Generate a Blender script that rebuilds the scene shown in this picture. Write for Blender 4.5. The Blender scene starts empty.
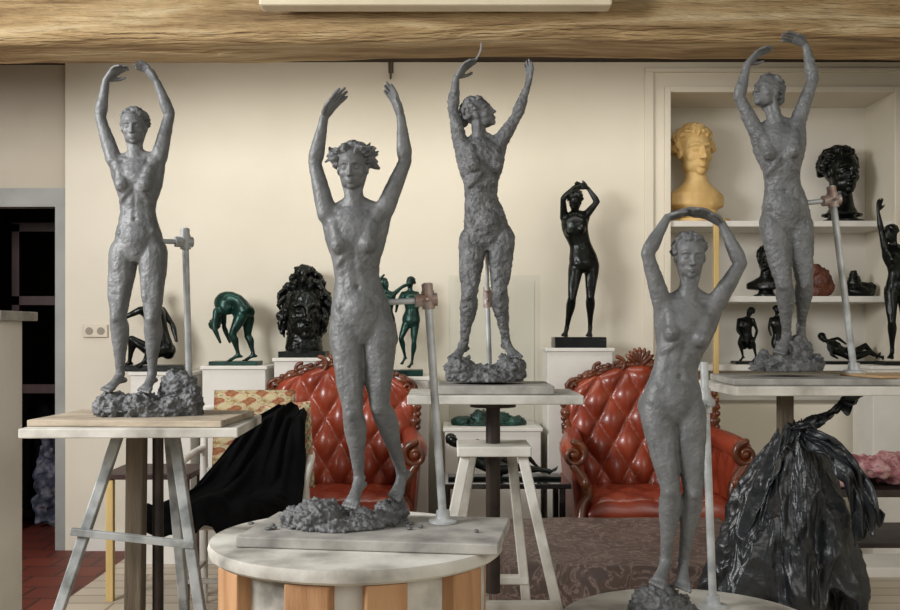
import bpy, math, random
import numpy as np
from mathutils import Vector, Matrix, noise
random.seed(7)
F=1000.0; CZ=1.3; HY=330.0
def P(px,py,D): return Vector(((px-450)*D/F, D, CZ-(py-HY)*D/F))
SC=bpy.context.scene.collection
def lin(h):
    h=h.lstrip('#'); r=[int(h[i:i+2],16)/255 for i in (0,2,4)]
    return tuple((c/12.92 if c<=.04045 else ((c+.055)/1.055)**2.4) for c in r)+(1,)
# ---------------------------------------------------------------- materials
def mat(name,c1,c2=None,ns=5,detail=6,rough=.6,metal=0,bs=None,bstr=.3,bd=.01,stretch=(1,1,1),kind='noise',ramp=(.35,.65),stops=None,coat=0,dist=0,const=False,spec=.5,sheen=0):
    m=bpy.data.materials.new(name); m.use_nodes=True
    nt=m.node_tree; N=nt.nodes; L=nt.links; b=N['Principled BSDF']
    b.inputs['Roughness'].default_value=rough; b.inputs['Metallic'].default_value=metal
    b.inputs['Coat Weight'].default_value=coat; b.inputs['Specular IOR Level'].default_value=spec
    b.inputs['Sheen Weight'].default_value=sheen
    tc=N.new('ShaderNodeTexCoord'); mp=N.new('ShaderNodeMapping'); mp.inputs['Scale'].default_value=stretch
    L.new(tc.outputs['Object'],mp.inputs['Vector'])
    if c2 is None and stops is None: b.inputs['Base Color'].default_value=lin(c1)
    else:
        if kind=='noise':
            t=N.new('ShaderNodeTexNoise'); t.inputs['Scale'].default_value=ns; t.inputs['Detail'].default_value=detail; t.inputs['Distortion'].default_value=dist; o=t.outputs['Fac']
        elif kind=='wave':
            t=N.new('ShaderNodeTexWave'); t.inputs['Scale'].default_value=ns; t.inputs['Distortion'].default_value=dist; t.inputs['Detail'].default_value=detail; o=t.outputs['Fac']
        elif kind=='magic':
            t=N.new('ShaderNodeTexMagic'); t.inputs['Scale'].default_value=ns; t.turbulence_depth=3; t.inputs['Distortion'].default_value=dist; o=t.outputs['Fac']
        L.new(mp.outputs['Vector'],t.inputs['Vector'])
        cr=N.new('ShaderNodeValToRGB'); e=cr.color_ramp
        if const: e.interpolation='CONSTANT'
        if stops is None: stops=[(ramp[0],c1),(ramp[1],c2)]
        e.elements[0].position=stops[0][0]; e.elements[0].color=lin(stops[0][1])
        e.elements[1].position=stops[-1][0]; e.elements[1].color=lin(stops[-1][1])
        for p,c in stops[1:-1]:
            x=e.elements.new(p); x.color=lin(c)
        L.new(o,cr.inputs['Fac']); L.new(cr.outputs['Color'],b.inputs['Base Color'])
    if bs:
        n2=N.new('ShaderNodeTexNoise'); n2.inputs['Scale'].default_value=bs; n2.inputs['Detail'].default_value=5
        L.new(mp.outputs['Vector'],n2.inputs['Vector'])
        bp=N.new('ShaderNodeBump'); bp.inputs['Strength'].default_value=bstr; bp.inputs['Distance'].default_value=bd
        L.new(n2.outputs['Fac'],bp.inputs['Height']); L.new(bp.outputs['Normal'],b.inputs['Normal'])
    return m
M={}
M['clay']=mat('grey_clay','#575959','#696a6a',ns=24,rough=.5,bs=100,bstr=.55,bd=.003,spec=.5)
M['clay_rough']=mat('rough_grey_clay','#4d4e4f','#6a6b6b',ns=36,rough=.54,bs=90,bstr=.85,bd=.005,spec=.5)
M['bronze']=mat('dark_bronze','#090c0b','#161b17',ns=9,rough=.3,metal=.5,bs=60,bstr=.3,bd=.004)
M['bronze_g']=mat('green_bronze','#0d2320','#1a4238',ns=12,rough=.35,metal=.5,bs=60,bstr=.3,bd=.004)
M['yplaster']=mat('yellow_plaster','#cba768','#dabb80',ns=8,rough=.6,bs=50,bstr=.2)
M['brownclay']=mat('brown_terracotta','#4a2417','#6d3a26',ns=14,rough=.5,bs=60,bstr=.4)
M['wall']=mat('cream_wall_paint','#d3ccba','#dcd5c4',ns=1.2,rough=.85,bs=30,bstr=.12,bd=.004)
M['wall2']=mat('old_beige_wall_paint','#b7ae9c','#c2b9a8',ns=1.5,rough=.85,bs=25,bstr=.15)
M['niche']=mat('niche_paint','#d9d4c8','#e0dbd0',ns=2,rough=.8)
M['whitep']=mat('white_paint','#d3d0c7','#dfdcd4',ns=4,rough=.6,bs=30,bstr=.1)
M['cream']=mat('cream_enamel','#d8ccae','#e0d5b9',ns=4,rough=.5)
M['greyp']=mat('grey_door_frame_paint','#8a8a86','#9a9a96',ns=4,rough=.6)
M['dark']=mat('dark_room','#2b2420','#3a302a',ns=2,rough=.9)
M['darkwood']=mat('dark_red_wood','#2a120d','#3d1c14',ns=6,rough=.5,stretch=(4,4,.6))
M['beam']=mat('old_beam_wood',None,None,ns=2.6,detail=12,dist=.9,rough=.85,stretch=(.5,4,6),stops=[(.26,'#6b543a'),(.37,'#9a7f58'),(.5,'#b89c70'),(.62,'#cbb48a'),(.75,'#dac7a2')],bs=12,bstr=.9,bd=.04)
M['ceil']=mat('dark_ceiling_wood','#2c211a','#4a3a2d',ns=3,rough=.9,stretch=(.5,4,1))
M['pine']=mat('pine_wood','#9c714b','#b88d64',ns=3,rough=.65,stretch=(6,6,.8),dist=1,bs=30,bstr=.2)
M['yellowwood']=mat('pale_yellow_wood','#c2a566','#cfb47a',ns=4,rough=.6,stretch=(6,6,.8))
M['stained']=mat('clay_stained_white_paint',None,None,ns=6,detail=12,rough=.7,stops=[(.3,'#6d6a62'),(.42,'#a9a59b'),(.52,'#c4c1b7'),(.66,'#d5d2c9')],bs=50,bstr=.35,bd=.004)
M['stwood']=mat('clay_stained_board',None,None,ns=6,detail=9,rough=.8,stops=[(.3,'#7d7263'),(.5,'#a99b86'),(.7,'#beb19b')],bs=45,bstr=.4,bd=.004,stretch=(1,3,3))
M['greyboard']=mat('grey_clay_stained_board',None,None,ns=11,detail=10,rough=.75,stops=[(.3,'#73716c'),(.5,'#99968f'),(.7,'#b1ada4')],bs=45,bstr=.4,bd=.004)
M['steel']=mat('painted_steel_pipe',None,None,ns=14,detail=8,rough=.45,metal=.2,stops=[(.35,'#8f9292'),(.6,'#bfc2c1')],bs=60,bstr=.3,bd=.003)
M['greymetal']=mat('worn_grey_metal',None,None,ns=14,detail=8,rough=.5,metal=.3,stops=[(.35,'#6d706f'),(.6,'#a3a6a4')],bs=60,bstr=.3,bd=.003)
M['rust']=mat('rusty_pipe_fitting','#8a6c5c','#b3aca6',ns=30,rough=.5,metal=.4,bs=60,bstr=.3)
M['darksteel']=mat('dark_steel','#2b2522','#453a34',ns=10,rough=.5,metal=.4)
M['oldpost']=mat('worn_wood_post','#4e4437','#6b604f',ns=5,rough=.8,stretch=(6,6,.7),bs=30,bstr=.4)
M['leather']=mat('red_leather','#792b18','#984127',ns=6,rough=.33,bs=90,bstr=.15,bd=.002,coat=.2)
M['carved']=mat('carved_mahogany','#3d1a0c','#713a1c',ns=12,rough=.35,bs=40,bstr=.3,bd=.004,coat=.3)
M['blackcloth']=mat('black_cloth','#060607','#0d0d0f',ns=8,rough=.95,bs=60,bstr=.3,spec=.15)
M['plastic']=mat('black_plastic_sheet','#14171a','#212529',ns=5,rough=.36,bs=13,bstr=.45,bd=.03,spec=.55)
M['brocade']=mat('brown_brocade',None,None,ns=9,detail=4,dist=2.5,rough=.6,stops=[(.42,'#54443f'),(.49,'#67554f'),(.52,'#8e7c73'),(.56,'#5f4e46')],bs=60,bstr=.3,bd=.003)
M['brocade_dark']=mat('patterned_seat_fabric',None,None,kind='wave',ns=14,detail=3,dist=3,rough=.8,stops=[(.2,'#2e1714'),(.5,'#54241e'),(.8,'#77694f')])
M['tapestry']=mat('tapestry_cushion_fabric',None,None,kind='magic',ns=9,detail=3,dist=1.6,rough=.85,stretch=(1,1,1.8),stops=[(.0,'#4e6a4c'),(.25,'#b3a681'),(.45,'#c2b58e'),(.6,'#8e3f2d'),(.75,'#9a8650'),(.9,'#b7ab86')],bs=90,bstr=.4)
M['tapestry2']=mat('tapestry_cushion_fabric_green',None,None,kind='magic',ns=14,detail=3,dist=2,rough=.85,stops=[(.2,'#4a6350'),(.45,'#b8ac85'),(.6,'#93402e'),(.8,'#c4b893')],bs=90,bstr=.4)
M['pink']=mat('pink_patterned_cloth',None,None,ns=18,dist=1,rough=.85,stops=[(.35,'#8f4f57'),(.5,'#b07b7d'),(.62,'#c2a09b'),(.75,'#6d3744')],bs=60,bstr=.3)
M['bluecloth']=mat('muted_blue_patterned_cloth',None,None,ns=14,rough=.8,stops=[(.35,'#1a1c26'),(.5,'#3c3f50'),(.6,'#6a6870'),(.7,'#3b2c33')])
M['blackgloss']=mat('black_lacquer','#0a0a0b',None,rough=.08,coat=.5)
M['socket']=mat('ivory_plastic','#c9bfa9',None,rough=.4)
M['wire']=mat('steel_wire','#c8c8c8',None,rough=.3,metal=.9)
M['black']=mat('socket_hole_plastic','#8d8474',None,rough=.6)
M['paper']=mat('brown_paper','#a48863','#b89a74',ns=5,rough=.8)
def floor_mat():
    m=bpy.data.materials.new('floor_planks_and_tiles'); m.use_nodes=True; nt=m.node_tree; N=nt.nodes; L=nt.links; b=N['Principled BSDF']; b.inputs['Roughness'].default_value=.55
    tc=N.new('ShaderNodeTexCoord'); sp=N.new('ShaderNodeSeparateXYZ'); L.new(tc.outputs['Object'],sp.inputs[0])
    def brick(c1,c2,mo,w,h,sc):
        t=N.new('ShaderNodeTexBrick'); t.inputs['Color1'].default_value=lin(c1); t.inputs['Color2'].default_value=lin(c2); t.inputs['Mortar'].default_value=lin(mo)
        t.inputs['Scale'].default_value=sc; t.inputs['Brick Width'].default_value=w; t.inputs['Row Height'].default_value=h; t.inputs['Mortar Size'].default_value=.008
        L.new(tc.outputs['Object'],t.inputs['Vector']); return t
    a=brick('#bfb3a0','#cbbfac','#9c907d',1.6,.14,1); r=brick('#64291d','#753525','#3c211a',.22,.22,1)
    lt=N.new('ShaderNodeMath'); lt.operation='LESS_THAN'; lt.inputs[1].default_value=-1.85; L.new(sp.outputs['X'],lt.inputs[0])
    mx=N.new('ShaderNodeMix'); mx.data_type='RGBA'; L.new(lt.outputs[0],mx.inputs[0]); L.new(a.outputs['Color'],mx.inputs[6]); L.new(r.outputs['Color'],mx.inputs[7])
    L.new(mx.outputs[2],b.inputs['Base Color']); return m
M['floor']=floor_mat()
def glass_mat():
    m=bpy.data.materials.new('clear_acrylic'); m.use_nodes=True; nt=m.node_tree; N=nt.nodes; L=nt.links
    for n in list(N):
        if n.type=='BSDF_PRINCIPLED': N.remove(n)
    out=[n for n in N if n.type=='OUTPUT_MATERIAL'][0]
    t=N.new('ShaderNodeBsdfTransparent'); t.inputs[0].default_value=(.99,.995,.995,1); g=N.new('ShaderNodeBsdfGlossy'); g.inputs['Roughness'].default_value=.05
    mx=N.new('ShaderNodeMixShader'); mx.inputs[0].default_value=.02
    L.new(t.outputs[0],mx.inputs[1]); L.new(g.outputs[0],mx.inputs[2]); L.new(mx.outputs[0],out.inputs[0]); return m
M['glass']=glass_mat()
# ---------------------------------------------------------------- mesh builder
def frame(t,ref=None):
    t=t.normalized()
    if ref is None: ref=Vector((0,0,1)) if abs(t.z)<.9 else Vector((0,1,0))
    x=ref-t*ref.dot(t)
    if x.length<1e-6: x=t.orthogonal()
    x.normalize(); return x,t.cross(x)
def catmull(pts,k):
    if k<=1: return pts
    n=len(pts); out=[]
    for i in range(n-1):
        p0=pts[max(i-1,0)];p1=pts[i];p2=pts[i+1];p3=pts[min(i+2,n-1)]
        for j in range(k):
            t=j/k
            out.append(.5*((2*p1)+(-p0+p2)*t+(2*p0-5*p1+4*p2-p3)*t*t+(-p0+3*p1-3*p2+p3)*t**3))
    out.append(pts[-1]); return out
class MB:
    def __init__(s): s.v=[]; s.f=[]
    def add(s,vs,fs):
        o=len(s.v); s.v+=[tuple(v) for v in vs]; s.f+=[tuple(i+o for i in f) for f in fs]; return s
    def rings(s,rings,cap=True,closed=False):
        n=len(rings[0]); vs=[p for r in rings for p in r]; fs=[]
        m=len(rings)
        for i in range(m if closed else m-1):
            k=(i+1)%m
            for j in range(n):
                fs.append((i*n+j,i*n+(j+1)%n,k*n+(j+1)%n,k*n+j))
        if cap and not closed:
            fs.append(tuple(range(n-1,-1,-1))); fs.append(tuple((m-1)*n+j for j in range(n)))
        return s.add(vs,fs)
    def ell(s,c,r,X=None,Y=None,Z=None,n=14,m=9):
        c=Vector(c)
        if not hasattr(r,'__len__'): r=(r,r,r)
        X=Vector(X or (1,0,0)); Y=Vector(Y or (0,1,0)); Z=Vector(Z or (0,0,1))
        rings=[]
        for i in range(1,m):
            a=-math.pi/2+math.pi*i/m
            rings.append([c+Z*(r[2]*math.sin(a))+(X*(r[0]*math.cos(b))+Y*(r[1]*math.sin(b)))*math.cos(a) for b in [2*math.pi*j/n for j in range(n)]])
        return s.rings(rings)
    def loft(s,secs,n=24):
        return s.rings([[c+X*(a*math.cos(t))+Y*(b*math.sin(t)) for t in [2*math.pi*j/n for j in range(n)]] for c,X,Y,a,b in secs])
    def tube(s,pts,rad,n=12,k=1,ref=None,wh=(1,1),cap='round',closed=False):
        pts=[Vector(p) for p in pts]
        if not hasattr(rad,'__len__'): rad=[rad]*len(pts)
        if k>1:
            rad=[q.x for q in catmull([Vector((r,0,0)) for r in rad],k)]; pts=catmull(pts,k)
        N=len(pts); tans=[]
        for i in range(N):
            if closed: t=pts[(i+1)%N]-pts[i-1]
            else: t=pts[min(i+1,N-1)]-pts[max(i-1,0)]
            tans.append(t.normalized() if t.length>1e-9 else Vector((0,0,1)))
        x,y=frame(tans[0],ref and Vector(ref)); fr=[]
        for i in range(N):
            if i>0:
                x=x-tans[i]*x.dot(tans[i]); x.normalize(); y=tans[i].cross(x)
            fr.append((x.copy(),y.copy()))
        def ring(c,x,y,r): return [c+x*(r*wh[0]*math.cos(a))+y*(r*wh[1]*math.sin(a)) for a in [2*math.pi*j/n for j in range(n)]]
        R=[ring(pts[i],fr[i][0],fr[i][1],rad[i]) for i in range(N)]
        if cap=='round' and not closed:
            q=min(wh); pre=[];post=[]
            for a in (75,50,25):
                a=math.radians(a)
                pre.append(ring(pts[0]-tans[0]*rad[0]*q*math.sin(a),*fr[0],rad[0]*math.cos(a)))
            for a in (25,50,75):
                a=math.radians(a)
                post.append(ring(pts[-1]+tans[-1]*rad[-1]*q*math.sin(a),*fr[-1],rad[-1]*math.cos(a)))
            R=pre+R+post
        return s.rings(R,closed=closed)
    def box(s,c,size,R=None):
        c=Vector(c); h=[q/2 for q in size]; vs=[]
        for z in (-1,1):
            for x,y in ((-1,-1),(1,-1),(1,1),(-1,1)):
                p=Vector((x*h[0],y*h[1],z*h[2]))
                if R: p=R@p
                vs.append(c+p)
        return s.add(vs,[(3,2,1,0),(4,5,6,7),(0,1,5,4),(1,2,6,5),(2,3,7,6),(3,0,4,7)])
    def beam(s,a,b,w,t,ref=None):
        a=Vector(a);b=Vector(b); x,y=frame(b-a,ref and Vector(ref))
        vs=[]
        for p in (a,b):
            for i,j in ((-1,-1),(1,-1),(1,1),(-1,1)): vs.append(p+x*(i*w/2)+y*(j*t/2))
        return s.add(vs,[(3,2,1,0),(4,5,6,7),(0,1,5,4),(1,2,6,5),(2,3,7,6),(3,0,4,7)])
    def lathe(s,c,prof,n=32):
        c=Vector(c)
        return s.rings([[c+Vector((r*math.cos(a),r*math.sin(a),z)) for a in [2*math.pi*j/n for j in range(n)]] for r,z in prof])
    def grid(s,fn,nu,nv):
        return s.add([fn(i/(nu-1),j/(nv-1)) for j in range(nv) for i in range(nu)],[(j*nu+i,j*nu+i+1,(j+1)*nu+i+1,(j+1)*nu+i) for j in range(nv-1) for i in range(nu-1)])
    def shell(s,fa,fb,nu,nv):
        A=[fa(i/(nu-1),j/(nv-1)) for j in range(nv) for i in range(nu)]; B=[fb(i/(nu-1),j/(nv-1)) for j in range(nv) for i in range(nu)]
        n=nu*nv; fs=[]
        for j in range(nv-1):
            for i in range(nu-1):
                q=(j*nu+i,j*nu+i+1,(j+1)*nu+i+1,(j+1)*nu+i); fs.append(q); fs.append(tuple(n+t for t in reversed(q)))
        edge=[i for i in range(nu)]+[j*nu+nu-1 for j in range(1,nv)]+[(nv-1)*nu+i for i in range(nu-2,-1,-1)]+[j*nu for j in range(nv-2,0,-1)]
        for a,b in zip(edge,edge[1:]+edge[:1]): fs.append((b,a,n+a,n+b))
        return s.add(A+B,fs)
    def mesh(s,name='m'):
        me=bpy.data.meshes.new(name); me.from_pydata([tuple(v) for v in s.v],[],s.f); me.update(); return me
def lap(co,ed,n,f,w=None):
    N=len(co); deg=np.maximum(np.bincount(ed.ravel(),minlength=N),1).astype(float)[:,None]
    for _ in range(n):
        acc=np.stack([np.bincount(ed[:,0],co[ed[:,1],k],N)+np.bincount(ed[:,1],co[ed[:,0],k],N) for k in range(3)],1)/deg
        d=(acc-co)*f
        if w is not None: d*=w[:,None]
        co=co+d
    return co
def remesh(mb,vox,smooth=4,masks=None,it2=0,scale=1.0,noi=None,name='m',dents=None,zmin=None):
    me=mb.mesh('tmp'); ob=bpy.data.objects.new('tmp',me); SC.objects.link(ob)
    md=ob.modifiers.new('r','REMESH'); md.mode='VOXEL'; md.voxel_size=vox
    dg=bpy.context.evaluated_depsgraph_get(); m2=bpy.data.meshes.new_from_object(ob.evaluated_get(dg)); m2.name=name
    bpy.data.objects.remove(ob); bpy.data.meshes.remove(me)
    n=len(m2.vertices); co=np.empty(n*3,dtype=np.float32); m2.vertices.foreach_get('co',co); co=co.reshape(-1,3).astype(float)
    ed=np.empty(len(m2.edges)*2,dtype=np.int32); m2.edges.foreach_get('vertices',ed); ed=ed.reshape(-1,2)
    if it2:
        w=np.ones(n)
        for c,r,mn in (masks or []):
            d=np.linalg.norm(co-np.array(c),axis=1); w=np.minimum(w,np.clip((d-r*.8)/(r*.5),mn,1))
        co=lap(co,ed,it2,.5,w)
    co=lap(co,ed,smooth,.5)
    if dents:
        base=co.copy()
        for c,r,vec in dents:
            dd=base-np.array(c); sel=np.where((np.abs(dd)<3*r).all(axis=1))[0]
            co[sel]+=np.exp(-(dd[sel]**2).sum(1)/r**2)[:,None]*np.array(vec)
    if noi:
        fr,am=noi
        m2.vertices.foreach_set('co',co.astype(np.float32).ravel()); m2.update()
        nr=np.empty(n*3,dtype=np.float32); m2.vertices.foreach_get('normal',nr); nr=nr.reshape(-1,3)
        val=np.array([noise.fractal(Vector(p)*fr,1.0,2.0,4)+.8*(abs(noise.noise(Vector(p)*fr*1.9))-.25) for p in co])
        if masks:
            ww=np.ones(n)
            for c,r,mn in masks:
                d=np.linalg.norm(co-np.array(c),axis=1); ww=np.minimum(ww,np.clip((d-r*.8)/(r*.5),.2,1))
            val=val*ww
        co=co+nr*(val*am)[:,None]
    if zmin is not None: co[:,2]=np.maximum(co[:,2],zmin)
    m2.vertices.foreach_set('co',(co*scale).astype(np.float32).ravel()); m2.update()
    m2.polygons.foreach_set('use_smooth',[True]*len(m2.polygons))
    return m2
def setp(o,parent,label,cat,group,kind):
    if parent is not None: o.parent=parent
    if label: o['label']=label
    if cat: o['category']=cat
    if group: o['group']=group
    if kind: o['kind']=kind
def mk(name,geo,m,parent=None,label=None,cat=None,loc=None,rot=None,smooth=False,bevel=0,group=None,kind=None,auto=False):
    me=geo.mesh(name) if isinstance(geo,MB) else geo
    me.materials.clear(); me.materials.append(M[m])
    if isinstance(geo,MB):
        import bmesh
        bm=bmesh.new(); bm.from_mesh(me); bmesh.ops.recalc_face_normals(bm,faces=bm.faces)
        if smooth:
            for f in bm.faces: f.smooth=True
            if auto:
                for e in bm.edges:
                    if len(e.link_faces)==2 and e.calc_face_angle(0)>.7: e.smooth=False
        bm.to_mesh(me); bm.free()
    o=bpy.data.objects.new(name,me); SC.objects.link(o)
    if loc is not None: o.location=loc
    if rot is not None: o.rotation_euler=rot
    if bevel:
        b=o.modifiers.new('b','BEVEL'); b.width=bevel; b.segments=2; b.limit_method='ANGLE'
    setp(o,parent,label,cat,group,kind); return o
def thing(name,label,cat,loc,rotz=0,group=None):
    e=bpy.data.objects.new(name,None); SC.objects.link(e); e.location=loc; e.rotation_euler=(0,0,rotz); e.empty_display_size=.05
    setp(e,None,label,cat,group,None); return e
# ---------------------------------------------------------------- heads and figures
def head_parts(mb,c,up,fw,h,face=True):
    up=up.normalized(); fw=(fw-up*fw.dot(up)).normalized(); rt=up.cross(fw)
    def q(x,f,u): return c+rt*(x*h)+fw*(f*h)+up*(u*h)
    def E(x,f,u,r): mb.ell(q(x,f,u),tuple(a*h for a in r),rt,fw,up,n=20,m=13)
    E(0,-.008,.014,(.041,.053,.047)); E(0,.008,-.006,(.0360,.037,.041)); E(0,.013,-.031,(.0280,.0295,.0275))
    E(0,.031,-.0495,(.0125,.011,.0110)); E(0,.026,-.030,(.022,.017,.022))
    if face:
        mb.tube([q(0,.0435,.010),q(0,.0475,-.004),q(0,.0540,-.0185)],[.0048*h,.0048*h,.0058*h],n=8)
        for sx in (-1,1):
            E(sx*.0065,.0465,-.0200,(.0045,.006,.0040))
            mb.tube([q(sx*.006,.0425,.0125),q(sx*.017,.0405,.0155),q(sx*.028,.0305,.012)],.0048*h,n=8)
            E(sx*.0165,.0358,.0005,(.0088,.0075,.0050)); E(sx*.022,.0235,-.014,(.0125,.0125,.014)); E(sx*.021,.008,-.030,(.0115,.020,.022))
            mb.ell(q(sx*.041,-.004,-.004),(.005*h,.010*h,.015*h),rt,fw,up)
        mb.tube([q(-.0095,.0415,-.0350),q(-.003,.0450,-.0330),q(.003,.0450,-.0330),q(.0095,.0415,-.0350)],[.0024*h,.0034*h,.0034*h,.0024*h],n=8)
        mb.tube([q(-.008,.0415,-.0390),q(0,.0445,-.0402),q(.008,.0415,-.0390)],[.0024*h,.0040*h,.0024*h],n=8)
    dn=[]
    for sx in (-1,1):
        for k in (-1,0,1): dn.append((q(sx*(.0165+k*.006),.043,.0070),.0042*h,tuple(fw*(-.0024*h))))
        for k in (-1,0,1): dn.append((q(sx*(.0165+k*.005),.041,-.0062),.0034*h,tuple(fw*(-.0011*h))))
        dn.append((q(sx*.008,.044,.001),.0045*h,tuple(fw*(-.002*h))))
    for k in (-2,-1,0,1,2): dn.append((q(k*.0036,.0445-abs(k)*.0012,-.0368),.0020*h,tuple(fw*(-.0014*h))))
    dn.append((q(0,.042,-.0448),.0050*h,tuple(fw*(-.0020*h))))
    return rt,fw,up,dn
def figure(J,h,ox,oy,s,vox=.9,noi=None,name='body',female=True,hands=True,thin=1.0,itk=1.0):
    mb=MB(); V=lambda p:Vector((p[0]-ox,(p[2] if len(p)>2 else 0),oy-p[1]))
    K=[V(J['hip']),V(J['waist']),V(J['chest']),V(J['neck'])]
    yh=math.radians(J.get('yh',0)); yc=math.radians(J.get('yc',0))
    ext=[K[0]+(K[0]-K[1])]+K+[K[3]+(K[3]-K[2])]
    def pos(t):
        if t<0: return K[0]+(K[1]-K[0])*t
        i=min(int(t),2); f=t-i; p0,p1,p2,p3=ext[i:i+4]
        return .5*((2*p1)+(-p0+p2)*f+(2*p0-5*p1+4*p2-p3)*f*f+(-p0+3*p1-3*p2+p3)*f**3)
    bf=Vector(J.get('front',(0,-1,0)))
    def fr(t):
        up=(pos(min(t+.15,3))-pos(t-.15)).normalized(); y=yh+(yc-yh)*max(0,min(1,t/2))
        fw=Matrix.Rotation(y,3,'Z')@bf; fw=(fw-up*fw.dot(up)).normalized(); return up.cross(fw),fw,up
    secs=[]
    for t,a,b in [(-.5,.045,.044),(-.28,.075,.058),(0,.088,.064),(.35,.083,.058),(.7,.070,.050),(1,.063,.046),(1.4,.067,.050),(1.8,.074,.056),(2.1,.079,.060),(2.45,.080,.057),(2.75,.066,.048),(3,.034,.034)]:
        X,Yv,_=fr(t); secs.append((pos(t),X,Yv,a*h*thin,b*h*thin))
    mb.loft(secs)
    def loc(t,x,f,u=0):
        X,Yv,U=fr(t); return pos(t)+X*(x*h)+Yv*(f*h)+U*(u*h)
    X,Yv,U=fr(.35)
    mb.ell(loc(.22,0,.034),(.050*h,.034*h,.056*h),X,Yv,U)
    br=J.get('br',1.0)
    for sx in (-1,1):
        X,Yv,U=fr(0); mb.ell(loc(-.12,sx*.042,-.040),(.045*h,.044*h,.054*h),X,Yv,U)
        mb.tube([loc(.55,sx*.058,.012),loc(.36,sx*.056,.036)],[.014*h,.011*h],n=8)
        mb.tube([loc(1.75,sx*.012,.048),loc(1.5,sx*.034,.042),loc(1.3,sx*.050,.027)],[.010*h,.011*h,.010*h],k=2,n=8)
        if female:
            X,Yv,U=fr(2); mb.ell(loc(1.96,sx*.040,.045,-.004),(.030*h*br,.030*h*br,.031*h*br),X,Yv,U); mb.ell(loc(1.96,sx*.043,.045+.028*br,-.006),(.005*h,.005*h,.005*h))
            mb.tube([loc(2,sx*.040,.040,.0),loc(2.35,sx*.050,.032,.01)],[.024*h,.020*h],n=10)
    hd=V(J['head']); nk=K[3]
    hf=Vector(J.get('hf',(0,-1,0))); hu=Vector(J['hu']) if 'hu' in J else (hd-nk)
    rt,fw,up,dn=head_parts(mb,hd,hu.normalized(),hf,h)
    mb.tube([nk-U*(.02*h),nk.lerp(hd-fw*(.012*h),.55),hd-fw*(.012*h)-up*(.012*h)],[.031*h,.0255*h,.027*h],k=3)
    for sx in (-1,1):
        mb.tube([nk+fr(3)[1]*.020*h+fr(3)[0]*sx*.008*h,hd-up*.02*h+rt*sx*.031*h-fw*.006*h],[.0070*h,.009*h],n=8)
    for sd in 'LR':
        sh,el,wr,tp=[V(J[k+sd]) for k in ('sh','el','wr','tp')]
        mb.tube([nk.lerp(hd,.28),nk.lerp(sh,.5)+Vector((0,.006*h,.006*h)),sh],[.018*h,.022*h,.025*h],k=3,n=10)
        mb.tube([nk+Yv*.024*h-U*.004*h,nk.lerp(sh,.6)+Yv*.018*h,sh+Yv*.008*h],[.0070*h,.0068*h,.010*h],k=2,n=8)
        sx=-1 if sd=='L' else 1
        mb.tube([loc(1.55,sx*.048,-.008),loc(2.2,sx*.064,-.008),sh.lerp(el,.18)],[.022*h,.026*h,.019*h],k=3,n=10)
        mb.tube([loc(2.15,sx*.042,.026),loc(2.55,sx*.052,.014),sh.lerp(el,.12)+Yv*.004*h],[.022*h,.025*h,.018*h],n=10,k=2)
        ad=(el-sh).normalized(); pp=Yv-ad*Yv.dot(ad); pp=pp.normalized() if pp.length>.1 else ad.orthogonal().normalized()
        mb.tube([sh,sh.lerp(el,.25),sh.lerp(el,.55),el],[.029*h,.0270*h,.0240*h,.0188*h],k=3)
        mb.tube([sh.lerp(el,.2)+pp*.008*h,sh.lerp(el,.5)+pp*.010*h,sh.lerp(el,.82)+pp*.003*h],[.014*h,.018*h,.012*h],k=2,n=8)
        mb.ell(el,(.0198*h,.0198*h,.0198*h))
        mb.tube([el,el.lerp(wr,.22),el.lerp(wr,.6),wr],[.0188*h,.0226*h,.0178*h,.0128*h],k=3)
        f=(tp-wr).normalized(); pn=Vector(J.get('pn'+sd,(0,-1,0))); pn=pn-f*pn.dot(f)
        pn=pn.normalized() if pn.length>.05 else f.orthogonal().normalized()
        sv=f.cross(pn); ts=J.get('th'+sd,1)
        if hands:
            HL=.100*h
            mb.loft([(wr,sv,pn,.0125*h,.011*h),(wr+f*.25*HL,sv,pn,.018*h,.0105*h),(wr+f*.46*HL,sv,pn,.0215*h,.009*h),(wr+f*.50*HL,sv,pn,.0195*h,.007*h)],n=12)
            cu=J.get('cu'+sd,.25)
            for i,(o,l) in enumerate(((-.80,.42),(-.27,.52),(.27,.48),(.80,.38))):
                o*=-ts; b=wr+f*.44*HL+sv*(o*.0205*h); d1=(f+sv*o*.16+pn*cu*.5*(1+.35*i)).normalized(); d2=(f+sv*o*.08+pn*cu*1.5*(1+.25*i)).normalized(); d3=(f+pn*cu*2.6).normalized()
                p1=b+d1*(l*HL*.5); p2=p1+d2*(l*HL*.36); p3=p2+d3*(l*HL*.26)
                mb.tube([b,p1,p2,p3],[.0054*h,.0054*h,.0050*h,.0045*h],n=8)
            b=wr+f*.12*HL+sv*(ts*.013*h); d=(f*.9+sv*ts*.75+pn*.35).normalized(); p1=b+d*.27*HL; p2=p1+(f+sv*ts*.3+pn*.4).normalized()*.21*HL
            mb.tube([b,p1,p2],[.0080*h,.0068*h,.0054*h],n=8)
        hp,kn,an,toe=[V(J[k+sd]) for k in ('hp','kn','an','to')]
        ld=(an-kn).normalized(); tf=toe-an; tf=(tf-ld*tf.dot(ld))
        tf=tf.normalized() if tf.length>.01*h else bf
        mb.tube([hp,hp.lerp(kn,.22),hp.lerp(kn,.6),kn],[.051*h,.0495*h,.0385*h,.0285*h],k=4,n=14)
        sd2=ld.cross(tf).normalized()
        for q_ in (1,-1):
            mb.tube([hp.lerp(kn,.35)+tf*.020*h+sd2*q_*.016*h,hp.lerp(kn,.68)+tf*.016*h+sd2*q_*.015*h,hp.lerp(kn,.90)+tf*.012*h+sd2*q_*.012*h],[.024*h,.021*h,.012*h],k=2,n=8)
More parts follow.
